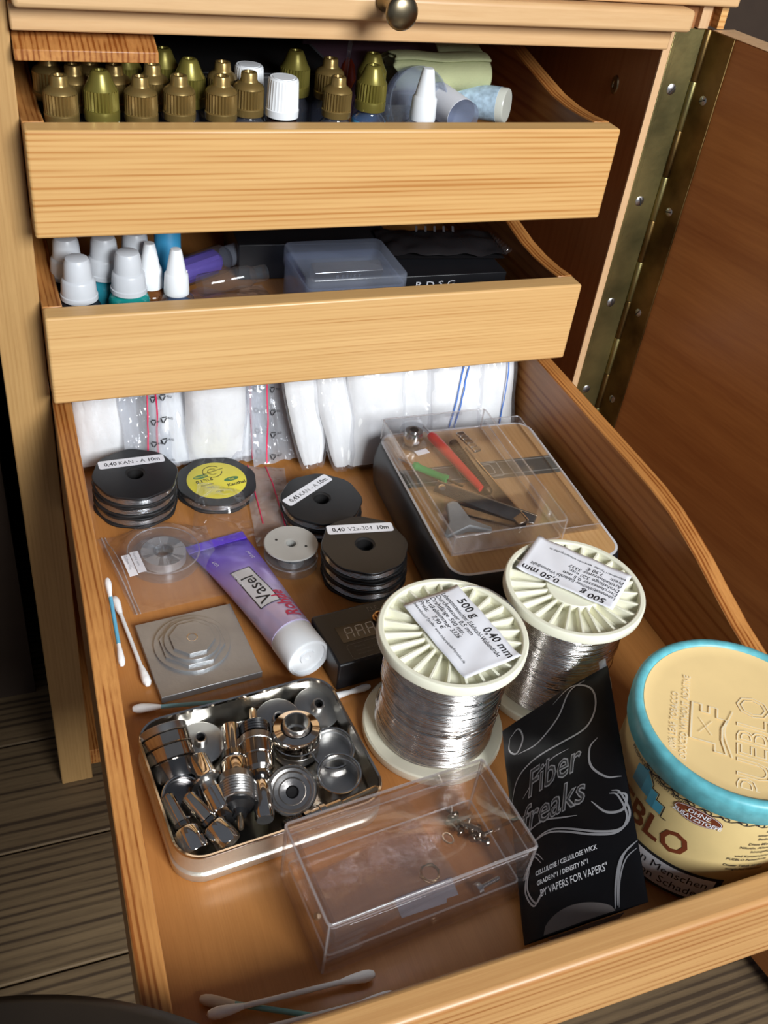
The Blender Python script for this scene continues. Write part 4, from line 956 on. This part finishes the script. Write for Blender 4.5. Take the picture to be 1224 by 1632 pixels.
text_geo(g, [('PUEBLO ist ein', 8, 60.5, 1.7, .01, .1, 'LEFT'), ('amerikanischer Blend', 5, 57.6, 1.7, .01, .1, 'LEFT'), ('Bedingungen', 6, 54.7, 1.7, .01, .1, 'LEFT'), ('Diese Mischung', 3, 50.8, 1.7, .01, .1, 'LEFT'), ('Nikotin. Allerdings', 0, 47.9, 1.7, .01, .1, 'LEFT'), ('hinzugefügt', 6, 45, 1.7, .01, .1, 'LEFT'), ('und Konservierungs', 0, 41.4, 1.7, .01, .1, 'LEFT'), ('PUEBLO Feinschnitt', -3, 38.6, 1.7, .01, .1, 'LEFT'), ('Dieser Tabak ist so', -3, 34, 1.7, .01, .1, 'LEFT'), ('möglichst naturnah', -1, 31.2, 1.7, .01, .1, 'LEFT'), ('Hier öffnen', -16, 71-3.6, 2.0, 0, .1, 'LEFT')], ct(-113, .25))
obj('body_print', g, M_ink, t)
g = G(); cf = ct(-140.5, .3); g.add([cf(0, 66-6.0)] + [cf(11*math.cos(a), 60+4.8*math.sin(a)) for a in [2*PI*k/48 for k in range(48)]], [(0, 1+k, 1+(k+1) % 48) for k in range(48)]); ov = obj('brown_oval', g, M_maroon, t)
g = G(); cf2 = ct(-140.5, .36); text_geo(g, [('OHNE', 0, 60.5, 2.6, .015, .1, 'CENTER'), ('ZUSATZSTOFFE', 0, 56.9, 2.6, .015, .1, 'CENTER', .88)], cf2); ribbon(g, [(10.4*math.cos(a), 60+4.3*math.sin(a)) for a in [2*PI*k/48 for k in range(48)]], .22, cf2, closed=True); obj('oval_text', g, M_paper, ov)
g = G(); cb_ = ct(-180, .18); g.grid(lambda a, b: cb_(-4+a*60, 2+b*20.5), 40, 2); wl = obj('warning_border', g, M_ink, t)
g = G(); cb2 = ct(-180, .26); g.grid(lambda a, b: cb2(-4+a*57, 4+b*16.5), 40, 2); wl2 = obj('warning_label', g, M_paper, wl)
g = G(); text_geo(g, [('fügt den Menschen', -1, 13.6, 5.2, .0, 0, 'LEFT', .95), ('Raucher von Schaden', -8, 6.2, 5.2, .0, 0, 'LEFT', .95)], ct(-180, .34)); obj('warning_text', g, M_ink, t)
# ------------------------------------------------------------------ cotton swabs
def swab(label, p0, p1, mat, slim=False, tipmat=None):
    p0, p1 = Vector(p0), Vector(p1); ln = (p1-p0).length
    t = thing('cotton_swab', label, 'cotton swab', p0, 0, 'loose cotton swabs'); M = aim((0, 0, 0), p1-p0)
    g = G(); g.lathe([(0, 3), (1.15, 3), (1.15, ln-3), (0, ln-3)], 12, M); obj('stick', g, mat, t)
    k = .8 if slim else 1
    pr_ = [(0, 0), (1.4*k, .6), (2.2*k, 2.4), (2.45*k, 5), (2.1*k, 9), (1.6*k, 12.5), (1.15, 15)]
    for f_ in (lambda z: z, lambda z: ln-z):
        g = G(); pr2 = [(r, f_(z)) for r, z in pr_]; g.lathe(pr2, 16, M, lambda k2, i: 1+.05*math.sin(i*2+k2)); obj('cotton_tip', g, tipmat or M_cotton, t)
    return t
swab('thin blue-stemmed cotton swab against the left drawer side', (15.6, -76, F+13.5), (14.2, -139, F+6.5), plain('sky_blue_stick', (.12, .42, .62), .4), True)
swab('white cotton swab beside the stepped metal plate', (18.2, -81, F+2.6), (25.5, -152.5, F+2.6), M_stick)
swab('teal-stemmed cotton swab lying behind the silver tin', (14.5, -166.0, F+2.6), (84, -176.5, F+2.6), M_bluestick)
swab('blue-stemmed cotton swab poking out under the black meter', (141.5, -182.5, F+2.4), (116, -184.5, F+1.9), M_bluestick, True)
M_tipshade = plain('shaded_cotton', (.62, .50, .38), .95, var=.1)  # tan cotton colour carries the shade behind the drawer front
swab('teal-stemmed cotton swab with shade-toned tan tips at the drawer front', (16.2, -322.5, F+2.6), (80, -353.0, F+2.6), M_greenstick, tipmat=M_tipshade)
swab('white cotton swab lying across the teal one at the drawer front', (17.5, -331.5, F+6.0), (89, -334.5, F+3.6), M_stick)
swab('white cotton swab closest to the drawer front board', (21.5, -341.0, F+3.0), (94, -346.0, F+5.2), M_stick)

# ------------------------------------------------------------------ zip bags of cotton at the back
def recycle_glyph(g, fn, cx, cy, s):
    for k in range(3):
        a = 2*PI*k/3+.3; b_ = 2*PI*(k+1)/3+.3
        p, q = (cx+s*math.cos(a), cy+s*math.sin(a)), (cx+s*math.cos(b_), cy+s*math.sin(b_))
        d = (q[0]-p[0], q[1]-p[1])
        ribbon(g, [(p[0]+d[0]*.12, p[1]+d[1]*.12), (p[0]+d[0]*.82, p[1]+d[1]*.82)], s*.3, fn)
def zipbag(label, base, w_, h, lean, rz, puff, cot=1, zips=(), blue=(), film=M_film, seed=0, pinch=0, glyph=True):
    """bag standing on its lower edge at base (x, y), leaning back; front side towards -y"""
    t = thing('zip_bag', label, 'plastic bag', (base[0], base[1], F+2.2), 0, 'zip bags of cotton at the drawer back', (lean, 0, rz))
    def sh(u, v, side, k=1.0, amp=1.0, off=0):
        e = max(0.0, math.sin(PI*u))**.45 * max(0.0, math.sin(PI*min(1, .04+v*.8)))**.5
        ww = w_ * (1-pinch*(1-v)**2)
        nz = noise.noise((u*3+seed, v*2.3, seed*1.7+side)) * 3.0*amp + noise.noise((u*9+seed, v*4, seed*2.7+side)) * 1.1*amp*amp*amp
        fo = amp*amp*(1.1*math.sin(u*23+seed+2*noise.noise((u*4, v*3, seed)))*(.5+noise.noise((v*4, seed, 3))) + 1.6*abs(noise.noise((u*6+v*5, v*3-u*2, seed+9))))*min(1, 8*u*(1-u))
        xo = amp*2.6*noise.noise((v*3, seed*3.1, 4+round(u)))*abs(u-.5)*2
        zo = amp*3.0*abs(noise.noise((u*4, seed*2.3, 7)))*(1-v)
        return ((u-.5)*ww*k + xo, -side*(puff*e*k + nz*e*.6 + off) - fo, v*h*k + (1-k)*h*.3 + zo)
    # local axes: x width, z height, y depth
    def mk(k, amp, nx=34, nv=30):
        g = G(); g.grid(lambda a, b: sh(a, b, 1, k, amp), nx, nv); g.grid(lambda a, b: sh(1-a, b, -1, k, amp), nx, nv); return g
    obj('film', mk(1, 1), film, t, smooth=180)
    if cot: obj('cotton_pad', mk(.93*cot, .5, 16, 18), M_cotton, t, smooth=180)
    fn = lambda a, b: tuple(Vector(sh(a/w_+.5, b/h, 1)) + Vector((0, -.5, 0)))
    def strip(lst, mat, nm):
        if not lst: return
        g = G()
        for x0, x1 in lst: ribbon(g, [(x0+(x1-x0)*k/14, 1+(h-2)*k/14) for k in range(15)], 1.0, fn)
        o = obj(nm, g, mat, t)
        return o
    o = strip(zips, M_zipred, 'zip_line')
    if zips and glyph:
        g = G()
        for x0, x1 in zips[:2]:
            for k in range(5):
                yy = 5+k*h/5.2; xx = x0+(x1-x0)*yy/h + (4 if k % 2 else 4)
                if abs(xx) < w_/2-1.5:
                    recycle_glyph(g, lambda a, b: tuple(Vector(fn(a, b)) + Vector((0, -.15, 0))), xx, yy, 2.8)
                    text_geo(g, [('PE-LD', xx+2.9, yy-1, 1.5, .01, 0, 'LEFT', .6)], lambda a, b: tuple(Vector(fn(a, b)) + Vector((0, -.15, 0))))
        obj('recycling_print', g, M_ink, t)
    strip(blue, M_zipblue, 'blue_line')
    return t
zipbag('zip bag of white cotton at the far left behind the reel stack', (35, 47), 44, 80, -.16, .0, 9, 1, seed=1)
zipbag('flat zip bag with one red line and recycling marks behind the left reels', (63, 33), 36, 80, -.32, .22, 1.5, 0, [(-6, 5)], film=M_filmh, seed=2)
zipbag('zip bag with a faint red line just left of the middle cotton bag', (78, 38), 30, 80, -.3, .1, 5, .95, [(-12, -9)], film=M_filmh, seed=3, glyph=True)
zipbag('fat zip bag of cotton directly behind the yellow-labelled reel', (105, 38), 44, 78, -.12, -.05, 10, 1, seed=4)
zipbag('milky zip bag whose red line stands left of the other red line', (129, 34), 30, 80, -.34, .05, 3, .9, [(1, 3)], film=M_filmh, seed=5)
zipbag('milky zip bag with the right-hand red line and recycling marks', (146, 28), 32, 82, -.38, .12, 1.6, 0, [(-7, 0)], film=M_filmh, seed=6)
zipbag('narrow cotton bag with a pointed bottom next to the red lines', (170, 17), 40, 84, -.34, .15, 7, .93, film=M_film, seed=7, pinch=.62)
zipbag('narrow cotton bag with a pointed bottom left of the tin case', (190, 10), 38, 84, -.40, .1, 8, .93, film=M_film, seed=8, pinch=.62)
zipbag('bright cotton bag standing behind the left end of the tin case', (216, 13), 46, 80, -.28, .1, 10, 1, seed=9)
zipbag('bright cotton bag behind the middle of the tin case', (246, 17), 48, 82, -.30, -.12, 10, 1, seed=10)
zipbag('cotton bag with two slanting blue lines behind the tin case', (277, 11), 50, 80, -.32, .1, 8, 1, blue=[(-16, 6), (-12, 10)], seed=11)
zipbag('rightmost cotton bag with a blue line by the right drawer side', (304, 14), 42, 78, -.32, -.05, 8, .95, blue=[(4, 12)], seed=12)

# crumpled film pieces and flat bags on the drawer floor
def sheet(name, label, cat, corners, zf, mat, nu=30, nv=24, extra=None, seed=0):
    A, B, C_, D = [Vector(c) for c in corners]       # A-B bottom edge, D-C top edge
    def P(a, b, o=0):
        p = A*(1-a)*(1-b) + B*a*(1-b) + C_*a*b + D*(1-a)*b
        return (p.x, p.y, F + .3 + max(.3, zf(p.x, p.y, a, b)) + o)
    t = thing(name, label, cat, (0, 0, 0))
    g = G(); g.grid(lambda a, b: P(a, b), nu, nv); obj('film', g, mat, t, smooth=180)
    if extra: extra(t, P)
    return t
def z_a(x, y, a, b):
    d = math.hypot(x-52, y+53.5); e = math.sin(PI*a)*math.sin(PI*b)
    return max(.6+1.6*e*(1+noise.noise((x*.11, y*.11, 2))), 10.4-max(0, d-23)*.7 + .5*noise.noise((x*.2, y*.2, 1)))
def ex_a(t, P):
    g = G(); g.tube([P(.03+.01*math.sin(k*.4), k/20, .3) for k in range(21)], .5, 6); g.tube([P(.07, k/20, .3) for k in range(21)], .35, 6); obj('zip_ridge', g, M_filmh, t)
sheet('zip_bag', 'clear zip bag lying flat around the clear bobbin at left', 'plastic bag', [(27, -97), (82, -92), (84, -27), (16, -26)], z_a, clearmat('bag_film_soft', (.94, .94, .95), 1.4, .09, (.8, .82, .86), .14, .6, 70, 1.0), extra=ex_a)
def z_b(x, y, a, b):
    d = math.hypot(x-99, y-9)
    base = 9.2 if d < 27 else max(1, 9.2-(d-27)*.6)
    return base + 1.2 + 7*max(0, math.sin(PI*a))*math.sin(PI*b)*(.8+noise.noise((x*.08, y*.08, 5))) + 1.5*noise.noise((x*.16, y*.2, 9))
sheet('film_wrapper', 'crumpled clear film wrapper over the yellow-labelled reel', 'film', [(70, -44), (112, -46), (112, -8), (86, 7)], z_b, M_cellar, 34, 30)
def z_c(x, y, a, b): return 1.5 + 2.4*math.sin(PI*a)*math.sin(PI*b) + 1.6*noise.noise((x*.1, y*.1, 7))
def ex_c(t, P):
    g = G(); pts = [P(.12+.12*k/20, 1-k/26, .4) for k in range(21)]
    g.tube(pts, .45, 6); g.tube([P(.55+.25*k/20, 1-k/24, .4) for k in range(21)], .45, 6); obj('zip_line', g, M_zipred, t)
sheet('zip_bag', 'flat clear zip bag with a thin red line right of the yellow-labelled reel', 'plastic bag', [(110, -56), (136, -52), (150, 22), (122, 30)], z_c, M_filmh, extra=ex_c)

# ------------------------------------------------------------------ top drawer contents
F1 = 545-41.8; F2 = 444.3-41.8
def capA(par, mat, cone):
    g = G(); n = 60
    if not cone: prof = [(7.4, 37.8), (8.6, 38), (8.75, 41.6), (8.5, 42), (8.5, 42.3), (8.5, 51.2), (8.4, 52.0), (7.7, 53.3), (6.0, 54.5), (4.95, 55.3), (4.6, 56.3), (4.4, 59.2), (4.0, 60), (2.6, 60.1), (2.2, 58.8), (0, 58.8)]
    else: prof = [(7.6, 38.4), (8.9, 38.6), (9.1, 42.5), (8.9, 43.8), (8.8, 44.1), (8.7, 53.0), (8.4, 53.8), (7.5, 55.2), (6.0, 58.3), (4.9, 61.2), (4.3, 62.3), (3.6, 62.8), (2.2, 62.8), (1.9, 61.6), (0, 61.6)]
    g.lathe(prof, n, None, lambda k, i: 1-.10*(i % 2) if k in (4, 5) else 1)
    obj('cap', g, mat, par, smooth=30)
def bottle(label, x, y, kind='A', fl=F1, group='gold-capped dropper bottles', s=1, band=None, zo=0):
    t = thing('dropper_bottle', label, 'bottle', (x, y, fl), random.uniform(0, .5), group)
    t.scale = (s, s, s)
    g = G(); g.lathe([(0, 0), (9.2, 0), (9.8, .8), (9.8, 33), (9.2, 34), (7.2, 36), (6.6, 37), (6.6, 40)], 28); obj('bottle_body', g, M_pet, t, smooth=50)
    if band: g = G(); g.lathe([(9.9, 6), (10, 6.2), (10, 32.6), (9.9, 32.8)], 28); obj('body_label', g, band, t)
    capA(t, M_gold if kind == 'A' else M_goldg, kind != 'A')
    return t
front = [(21, 'A'), (41, 'B'), (61, 'A'), (81.5, 'A'), (104, 'A'), (121, 'A')]
names = ['leftmost', 'second from left, olive conical', 'third from left', 'fourth from left', 'fifth from left', 'sixth, set slightly back,']
for (x, k), nm in zip(front, names):
    bottle('%s gold-capped bottle in the front row of the top drawer' % nm, x, 27.5 + (8 if x == 121 else 0) + (3 if x > 75 else 0), k)
second = [(30, 46, 'A', 'between the first and second front bottles'), (51, 47.5, 'A', 'between the second and third front bottles'), (71, 49, 'A', 'between the third and fourth front bottles'), (91, 50.5, 'B', 'between the fourth and fifth front bottles'), (110.5, 56, 'A', 'behind the fifth front bottle')]
for x, y, k, nm in second: bottle('second-row gold-capped bottle %s' % nm, x, y, k, s=1)
third = [(19, 63, 'A', 'at the far left'), (40, 66, 'A', 'second from left'), (59.5, 68, 'B', 'third from left with olive cap'), (80.5, 70, 'B', 'fourth from left with olive cap')]
for x, y, k, nm in third: bottle('rear-row gold-capped bottle %s' % nm, x, y, k)
bottle('olive-capped bottle behind the front white-capped bottle', 157, 72, 'B')
bottle('gold-capped bottle behind the short gold one right of the white cap', 177, 68, 'A')
bottle('gold-capped bottle standing right of the white-capped bottle', 172.5, 39, 'A', s=.97)
bottle('olive conical-capped bottle with a blue label right of centre', 195.5, 46, 'B', s=1.0, band=M_bluel)
bottle('olive-capped bottle just behind the blue-labelled one', 204, 70, 'B')
def whitecap(label, x, y, s=1):
    t = thing('dropper_bottle', label, 'bottle', (x, y, F1), 0, 'white-capped bottles'); t.scale = (.92*s, .92*s, s)
    g = G(); g.lathe([(0, 0), (12, 0), (12.6, 1), (12.6, 28), (11, 32), (9, 34), (9, 38)], 32); obj('bottle_body', g, plain('dark_bottle_glass', (.02, .008, .008), .1), t)
    g = G(); g.lathe([(9.0, 39), (9.8, 39.2), (10.0, 43), (9.6, 43.4), (9.7, 43.7), (9.1, 57.4), (8.8, 58.6), (8.0, 59.4), (6.6, 59.2), (6.4, 59.5), (0, 59.6)], 60, None, lambda k, i: 1-.05*(i % 2) if k in (4, 5) else 1); obj('cap', g, M_white, t, smooth=30)
whitecap('dark bottle with a ribbed white screw cap, front one in the top drawer', 138.5, 32, 1)
whitecap('dark bottle with a ribbed white screw cap behind the sixth gold bottle', 126.5, 60, .97)
def nozzle(label, x, y, fl, body, scale=1, group=None, band=None):
    t = thing('dropper_bottle', label, 'bottle', (x, y, fl), 0, group); t.scale = (scale,)*3
    g = G(); g.lathe([(0, 0), (10.2, 0), (11, 1), (11, 29), (10.4, 31.5), (7.5, 33.5), (6.6, 34), (6.6, 37)], 28); obj('bottle_body', g, body, t, smooth=50)
    if band: g = G(); g.lathe([(11.1, 5), (11.2, 5.2), (11.2, 26.5), (11.1, 26.7)], 28); obj('body_label', g, band, t)
    g = G(); g.lathe([(6.8, 34.4), (7.7, 34.6), (7.8, 37), (7.2, 47), (6.4, 48), (6.1, 48.3), (3.6, 62), (3.0, 63.2), (0, 63.4)], 40); obj('nozzle_cap', g, M_white, t, smooth=40)
nozzle('clear bottle with a long pointed white cap in the top drawer', 227, 40, F1, M_vial)
def milky(label, x, y, body, s=1, h0=0):
    t = thing('dropper_bottle', label, 'bottle', (x, y, F2), 0, 'milky-capped bottles'); t.scale = (s, s, s)
    g = G(); g.lathe([(0, 0), (11.2, 0), (12, 1), (12, 31), (11, 33.5), (8.5, 35), (8.5, 40)], 28); obj('bottle_body', g, body, t, smooth=50)
    g = G(); g.lathe([(8.6, 36.2), (10.6, 36.4), (10.6, 39), (10.2, 39.4), (9.6, 47.4), (9.0, 48.4), (8.2, 49), (7.4, 58.5), (6.4, 60.8), (5.2, 61.3), (0, 61.5)], 36, None, lambda k, i: 1-.02*(i % 2) if k in (3, 4) else 1); obj('cap', g, M_milky, t, smooth=40)
M_tealb = plain('teal_bottle', (.01, .26, .24), .12); M_navy = plain('dark_bottle', (.012, .02, .03), .12)
milky('dark bottle with milky cap, front left of the middle drawer', 22.5, 32, M_navy)
milky('teal bottle with milky cap, second in the front row of the middle drawer', 51.5, 37, M_tealb)
milky('dark bottle with milky cap behind the front left one', 19.5, 60, M_navy)
milky('teal-blue bottle with milky cap in the second row, middle one', 41, 59, plain('blue_teal_bottle', (.02, .20, .26), .12))
milky('teal bottle with milky cap almost hidden under the top drawer', 60, 64, M_tealb)
nozzle('amber bottle with a pointed white cap in the middle drawer', 66, 48, F2, plain('amber_glass', (.14, .05, .015), .1), .96, band=None)
nozzle('clear bottle with pointed white cap and blue label in the middle drawer', 79.5, 36.5, F2, M_vial, .975, band=plain('pale_blue_label', (.22, .34, .62), .5))
t = thing('marker_pen', 'bright blue cylinder behind the pointed white caps', 'cylinder', (80, 66, F2)); g = G(); g.lathe([(0, 0), (7.5, 0), (8, .6), (8, 62), (7.4, 63), (0, 63)], 28); obj('body', g, M_bluel, t)
# lying vials
def vial(label, p0, p1, r, cont=None, capm=None):
    t = thing('vial', label, 'vial', p0, 0, None); ln = (Vector(p1)-Vector(p0)).length; M = aim((0, 0, 0), Vector(p1)-Vector(p0))
    g = G(); g.lathe([(0, 0), (r-.5, 0), (r, .6), (r, ln*.72), (r*.7, ln*.8), (r*.6, ln*.82)], 24, M); obj('glass_body', g, M_vial, t, smooth=50)
    g = G(); g.lathe([(0, ln*.8), (r*.75, ln*.8), (r*.75, ln-.5), (0, ln)], 24, M); obj('stopper', g, capm or M_frost, t)
    if cont: g = G(); g.lathe([(0, 2), (r-1.5, 3), (r-1.4, ln*.6), (r*.5, ln*.68), (0, ln*.68)], 20, M, lambda k, i: 1-.12*(i % 3 == 0)); obj('contents', g, cont, t)
vial('clear vial with violet contents lying under the top drawer', (92, 104, F2+12), (140, 128, F2+14), 10, plain('violet', (.10, .06, .35), .5))
vial('clear empty vial lying left of the frosted box', (104, 86, F2+12), (152, 96, F2+14), 7.5, None, M_vial)
sheet2 = [(88, 40), (160, 52), (150, 100), (84, 96)]
def z_d(x, y, a, b): return (F2-F) + 3 + 5*math.sin(PI*a)*math.sin(PI*b) + 4*noise.noise((x*.06, y*.06, 3))
sheet('plastic_bag', 'crumpled clear plastic bag left of the frosted box in the middle drawer', 'plastic bag', sheet2, z_d, M_film, 30, 24)
t = thing('card_box', 'black card box with pale strokes at the back of the middle drawer', 'box', (190, 128, F2), -.05)
g = G(); g.box(-52, -16, 0, 60, 40, 26); obj('carton', g, M_blacks, t, bev=.6)
# frosted box
t = thing('frosted_box', 'frosted square plastic box holding a metal strip in the middle drawer', 'box', (196, 63, F2+.2), 0.0)
g = G(); rbox_shell(g, 68, 56, 30, 5, 1.4); obj('tray', g, M_frost, t, smooth=50)
g = G(); o4 = lambda ins, z: z_(rrect(70-2*ins, 58-2*ins, max(.5, 6-ins), 6), z)
g.loft([o4(0, 24), o4(0, 36.4), o4(.5, 37.4), o4(1.6, 37.8)], None, False, True); obj('lid', g, M_frost, t, smooth=50)
t = thing('metal_strip', 'matt silver strip with faint lettering inside the frosted box', 'strip', (196, 60, F2+26))
g = G(); g.box(-24, -5, 0, 24, 5, 9); s_ = obj('strip', g, M_tin, t, bev=.5); s_.rotation_euler = (.3, 0, 0)
g = G(); text_geo(g, [('R E S I S T', 0, 3.5, 3, 0, 0, 'CENTER')], M=Matrix.Rotation(PI/2, 4, 'X') @ Matrix.Translation((0, 0, 5.1))); o = obj('strip_text', g, M_greyink, s_)
# black boxes at right of the middle drawer
t = thing('card_box', 'flat black card box with small pale letters beside the frosted box', 'box', (275, 96, F2), -.02)
g = G(); g.box(-42, -34, 0, 44, 26, 22); c_ = obj('carton', g, M_blacks, t, bev=.5)
g = G(); text_geo(g, [('R D S G', -10, 13.4, 4.4, .004, 0, 'CENTER', 1.5)], M=Matrix.Translation((0, -34.1, 0)) @ Matrix.Rotation(PI/2, 4, 'X')); obj('carton_text', g, M_paper, c_)
t = thing('foil_packet', 'glossy black packet with a shiny crimped end under the top drawer', 'packet', (285, 104, F2+24), -.1)
g = G(); g.grid(lambda a, b: (-48+90*a, -22+40*b, 3+6*math.sin(PI*a)**.5*math.sin(PI*b)**.5+2.4*noise.noise((a*7, b*4, 4))), 30, 20); g.grid(lambda a, b: (42-90*a, -22+40*b, .2), 6, 6)
obj('packet_body', g, plain('gloss_black_film', (.012, .011, .012), .15, bump=.3, bs=60), t, smooth=180)
g = G(); g.grid(lambda a, b: (42+8*a, -22+40*b, 3+1.8*math.sin(b*60)+6*a), 6, 60); obj('crimped_end', g, M_cellar, t, smooth=180)
g = G()
for k in range(5): ribbon(g, [(-20+k*7, 2), (-17+k*7, 12)], 1.6, lambda a, b: (a, b, 9.6))
obj('pale_stroke', g, M_greyink, t)
# right end of the top drawer
t = thing('polishing_cloth', 'rolled pale yellow cloth with a zigzag edge in the top drawer', 'cloth', (260, 100, F1+44), 0)
def roll(a, b):
    ang = b*2*PI*1.35; r = 9.5 + b*3.0
    x = -33+66*a + (1.5*math.sin(b*60) if a < .02 else 0)
    return (x, r*math.cos(ang)*1.25, r*math.sin(ang)*.95 + .6*math.sin(a*9))
g = G(); g.grid(roll, 40, 60); obj('rolled_part', g, M_cloth, t, solid=1.2, smooth=180)
g = G(); g.grid(lambda a, b: (8+26*a, 6+28*b, 2+20*b*b+8*a+1.5*math.sin(a*7+b*5)), 14, 14); obj('loose_flap', g, M_cloth, t, solid=1.2, smooth=180)
t = thing('round_container', 'milky round lid standing on edge behind the pointed white cap', 'lid', (235, 76, F1+33), 0, None, (PI/2-.25, 0, .15))
g = G(); g.lathe([(0, 0), (19, 0), (20.6, .8), (21, 2), (21, 9), (20.2, 9), (20, 2.4), (0, 2)][::-1], 48); obj('lid_shell', g, M_frost, t, smooth=50)
def lying(label, p0, p1, r, lm, txt=None, cap=M_frost):
    t = thing('lying_bottle', label, 'bottle', p0, 0, None); ln = (Vector(p1)-Vector(p0)).length; M = aim((0, 0, 0), Vector(p1)-Vector(p0))
    g = G(); g.lathe([(0, 0), (r-.6, 0), (r, .8), (r, ln*.8), (r*.6, ln*.88), (r*.6, ln)], 32, M); obj('bottle_body', g, cap, t, smooth=50)
    g = G(); g.lathe([(r+.05, 5), (r+.15, 5.1), (r+.15, ln*.74), (r+.05, ln*.75)], 40, M); l = obj('body_label', g, lm, t)
    if txt:
        q = G(); text_geo(q, txt, lambda u, v: ((r+.3)*math.cos(-v/r+TA), (r+.3)*math.sin(-v/r+TA), u), M); obj('label_text', q, M_ink, l)
    return t
TA = -2.0
lying('bottle with a white printed label lying in the top drawer', (264, 56, F1+29), (254, 96, F1+33), 10.5, M_paper, [('Philgood', 8, 0, 4, .02, 0, 'LEFT'), ('aroma 10 ml', 8, -4, 2, 0, 0, 'LEFT')])
TA = -1.6
lying('bottle with a blue and white label lying against the yellow cloth', (302, 76, F1+31), (266, 110, F1+27), 10.8, plain('pale_blue_print', (.42, .55, .66), .5, var=.3, vs=250), [('BLUE', 8, 0, 5, .02, 0, 'LEFT')], plain('milky_base', (.55, .55, .48), .2))
t = thing('red_dropper', 'small red-orange plastic piece with a thin clear tube in the top drawer', 'dropper', (199, 98, F1+40))
g = G(); g.lathe([(0, -8), (3, -6), (5.4, 0), (4, 8), (1.5, 12), (0, 12)], 20); obj('bulb', g, plain('orange_red', (.55, .07, .02), .4), t)
g = G(); g.tube([(-4, -6, -14), (-3, -5, 4), (-1, -4, 26)], 1.4, 10); obj('tube', g, M_vial, t)
t = thing('storage_case', 'dark container with a pale rim behind the gold-capped bottles', 'container', (100, 118, F1))
g = G(); g.box(-84, -36, 0, 92, 60, 46); obj('case_body', g, M_blackm, t, bev=2)
g = G(); ribbon(g, rrect(172, 92, 4, 4, 4, 12), 2.0, z=46.1, closed=True); obj('case_rim', g, plain('dull_rim', (.25, .27, .30), .3), t)
t = thing('purple_box', 'dark purple box at the back of the top drawer', 'box', (245, 180, F1))
g = G(); g.box(-60, -30, 0, 60, 60, 66); obj('carton', g, plain('dark_purple', (.055, .012, .03), .6), t, bev=1)
t = thing('small_clear_tub', 'clear little tub between the blue-labelled bottle and the milky lid', 'tub', (219, 58, F1))
g = G(); rbox_shell(g, 26, 22, 40, 6, 1); obj('tub_shell', g, M_vial, t, smooth=50)

# ------------------------------------------------------------------ dark round seat in the foreground corner
t = thing('stool', 'dark round seat edge in the bottom left corner', 'stool', (-82.6, -471.8, 0))
g = G(); g.lathe([(0, 349), (138, 349), (145, 352), (148, 357), (147.6, 361), (143, 364), (90, 366), (0, 366.5)], 96); obj('seat', g, plain('dark_leather', (.012, .009, .007), .45, bump=.3, bs=90), t, smooth=60)
for k in range(3):
    a = 2*PI*k/3+.1+PI; g = G(); g.tube([(90*math.cos(a), 90*math.sin(a), 350), (120*math.cos(a), 120*math.sin(a), 0)], 11, 12); obj('leg', g, M_blackm, t)
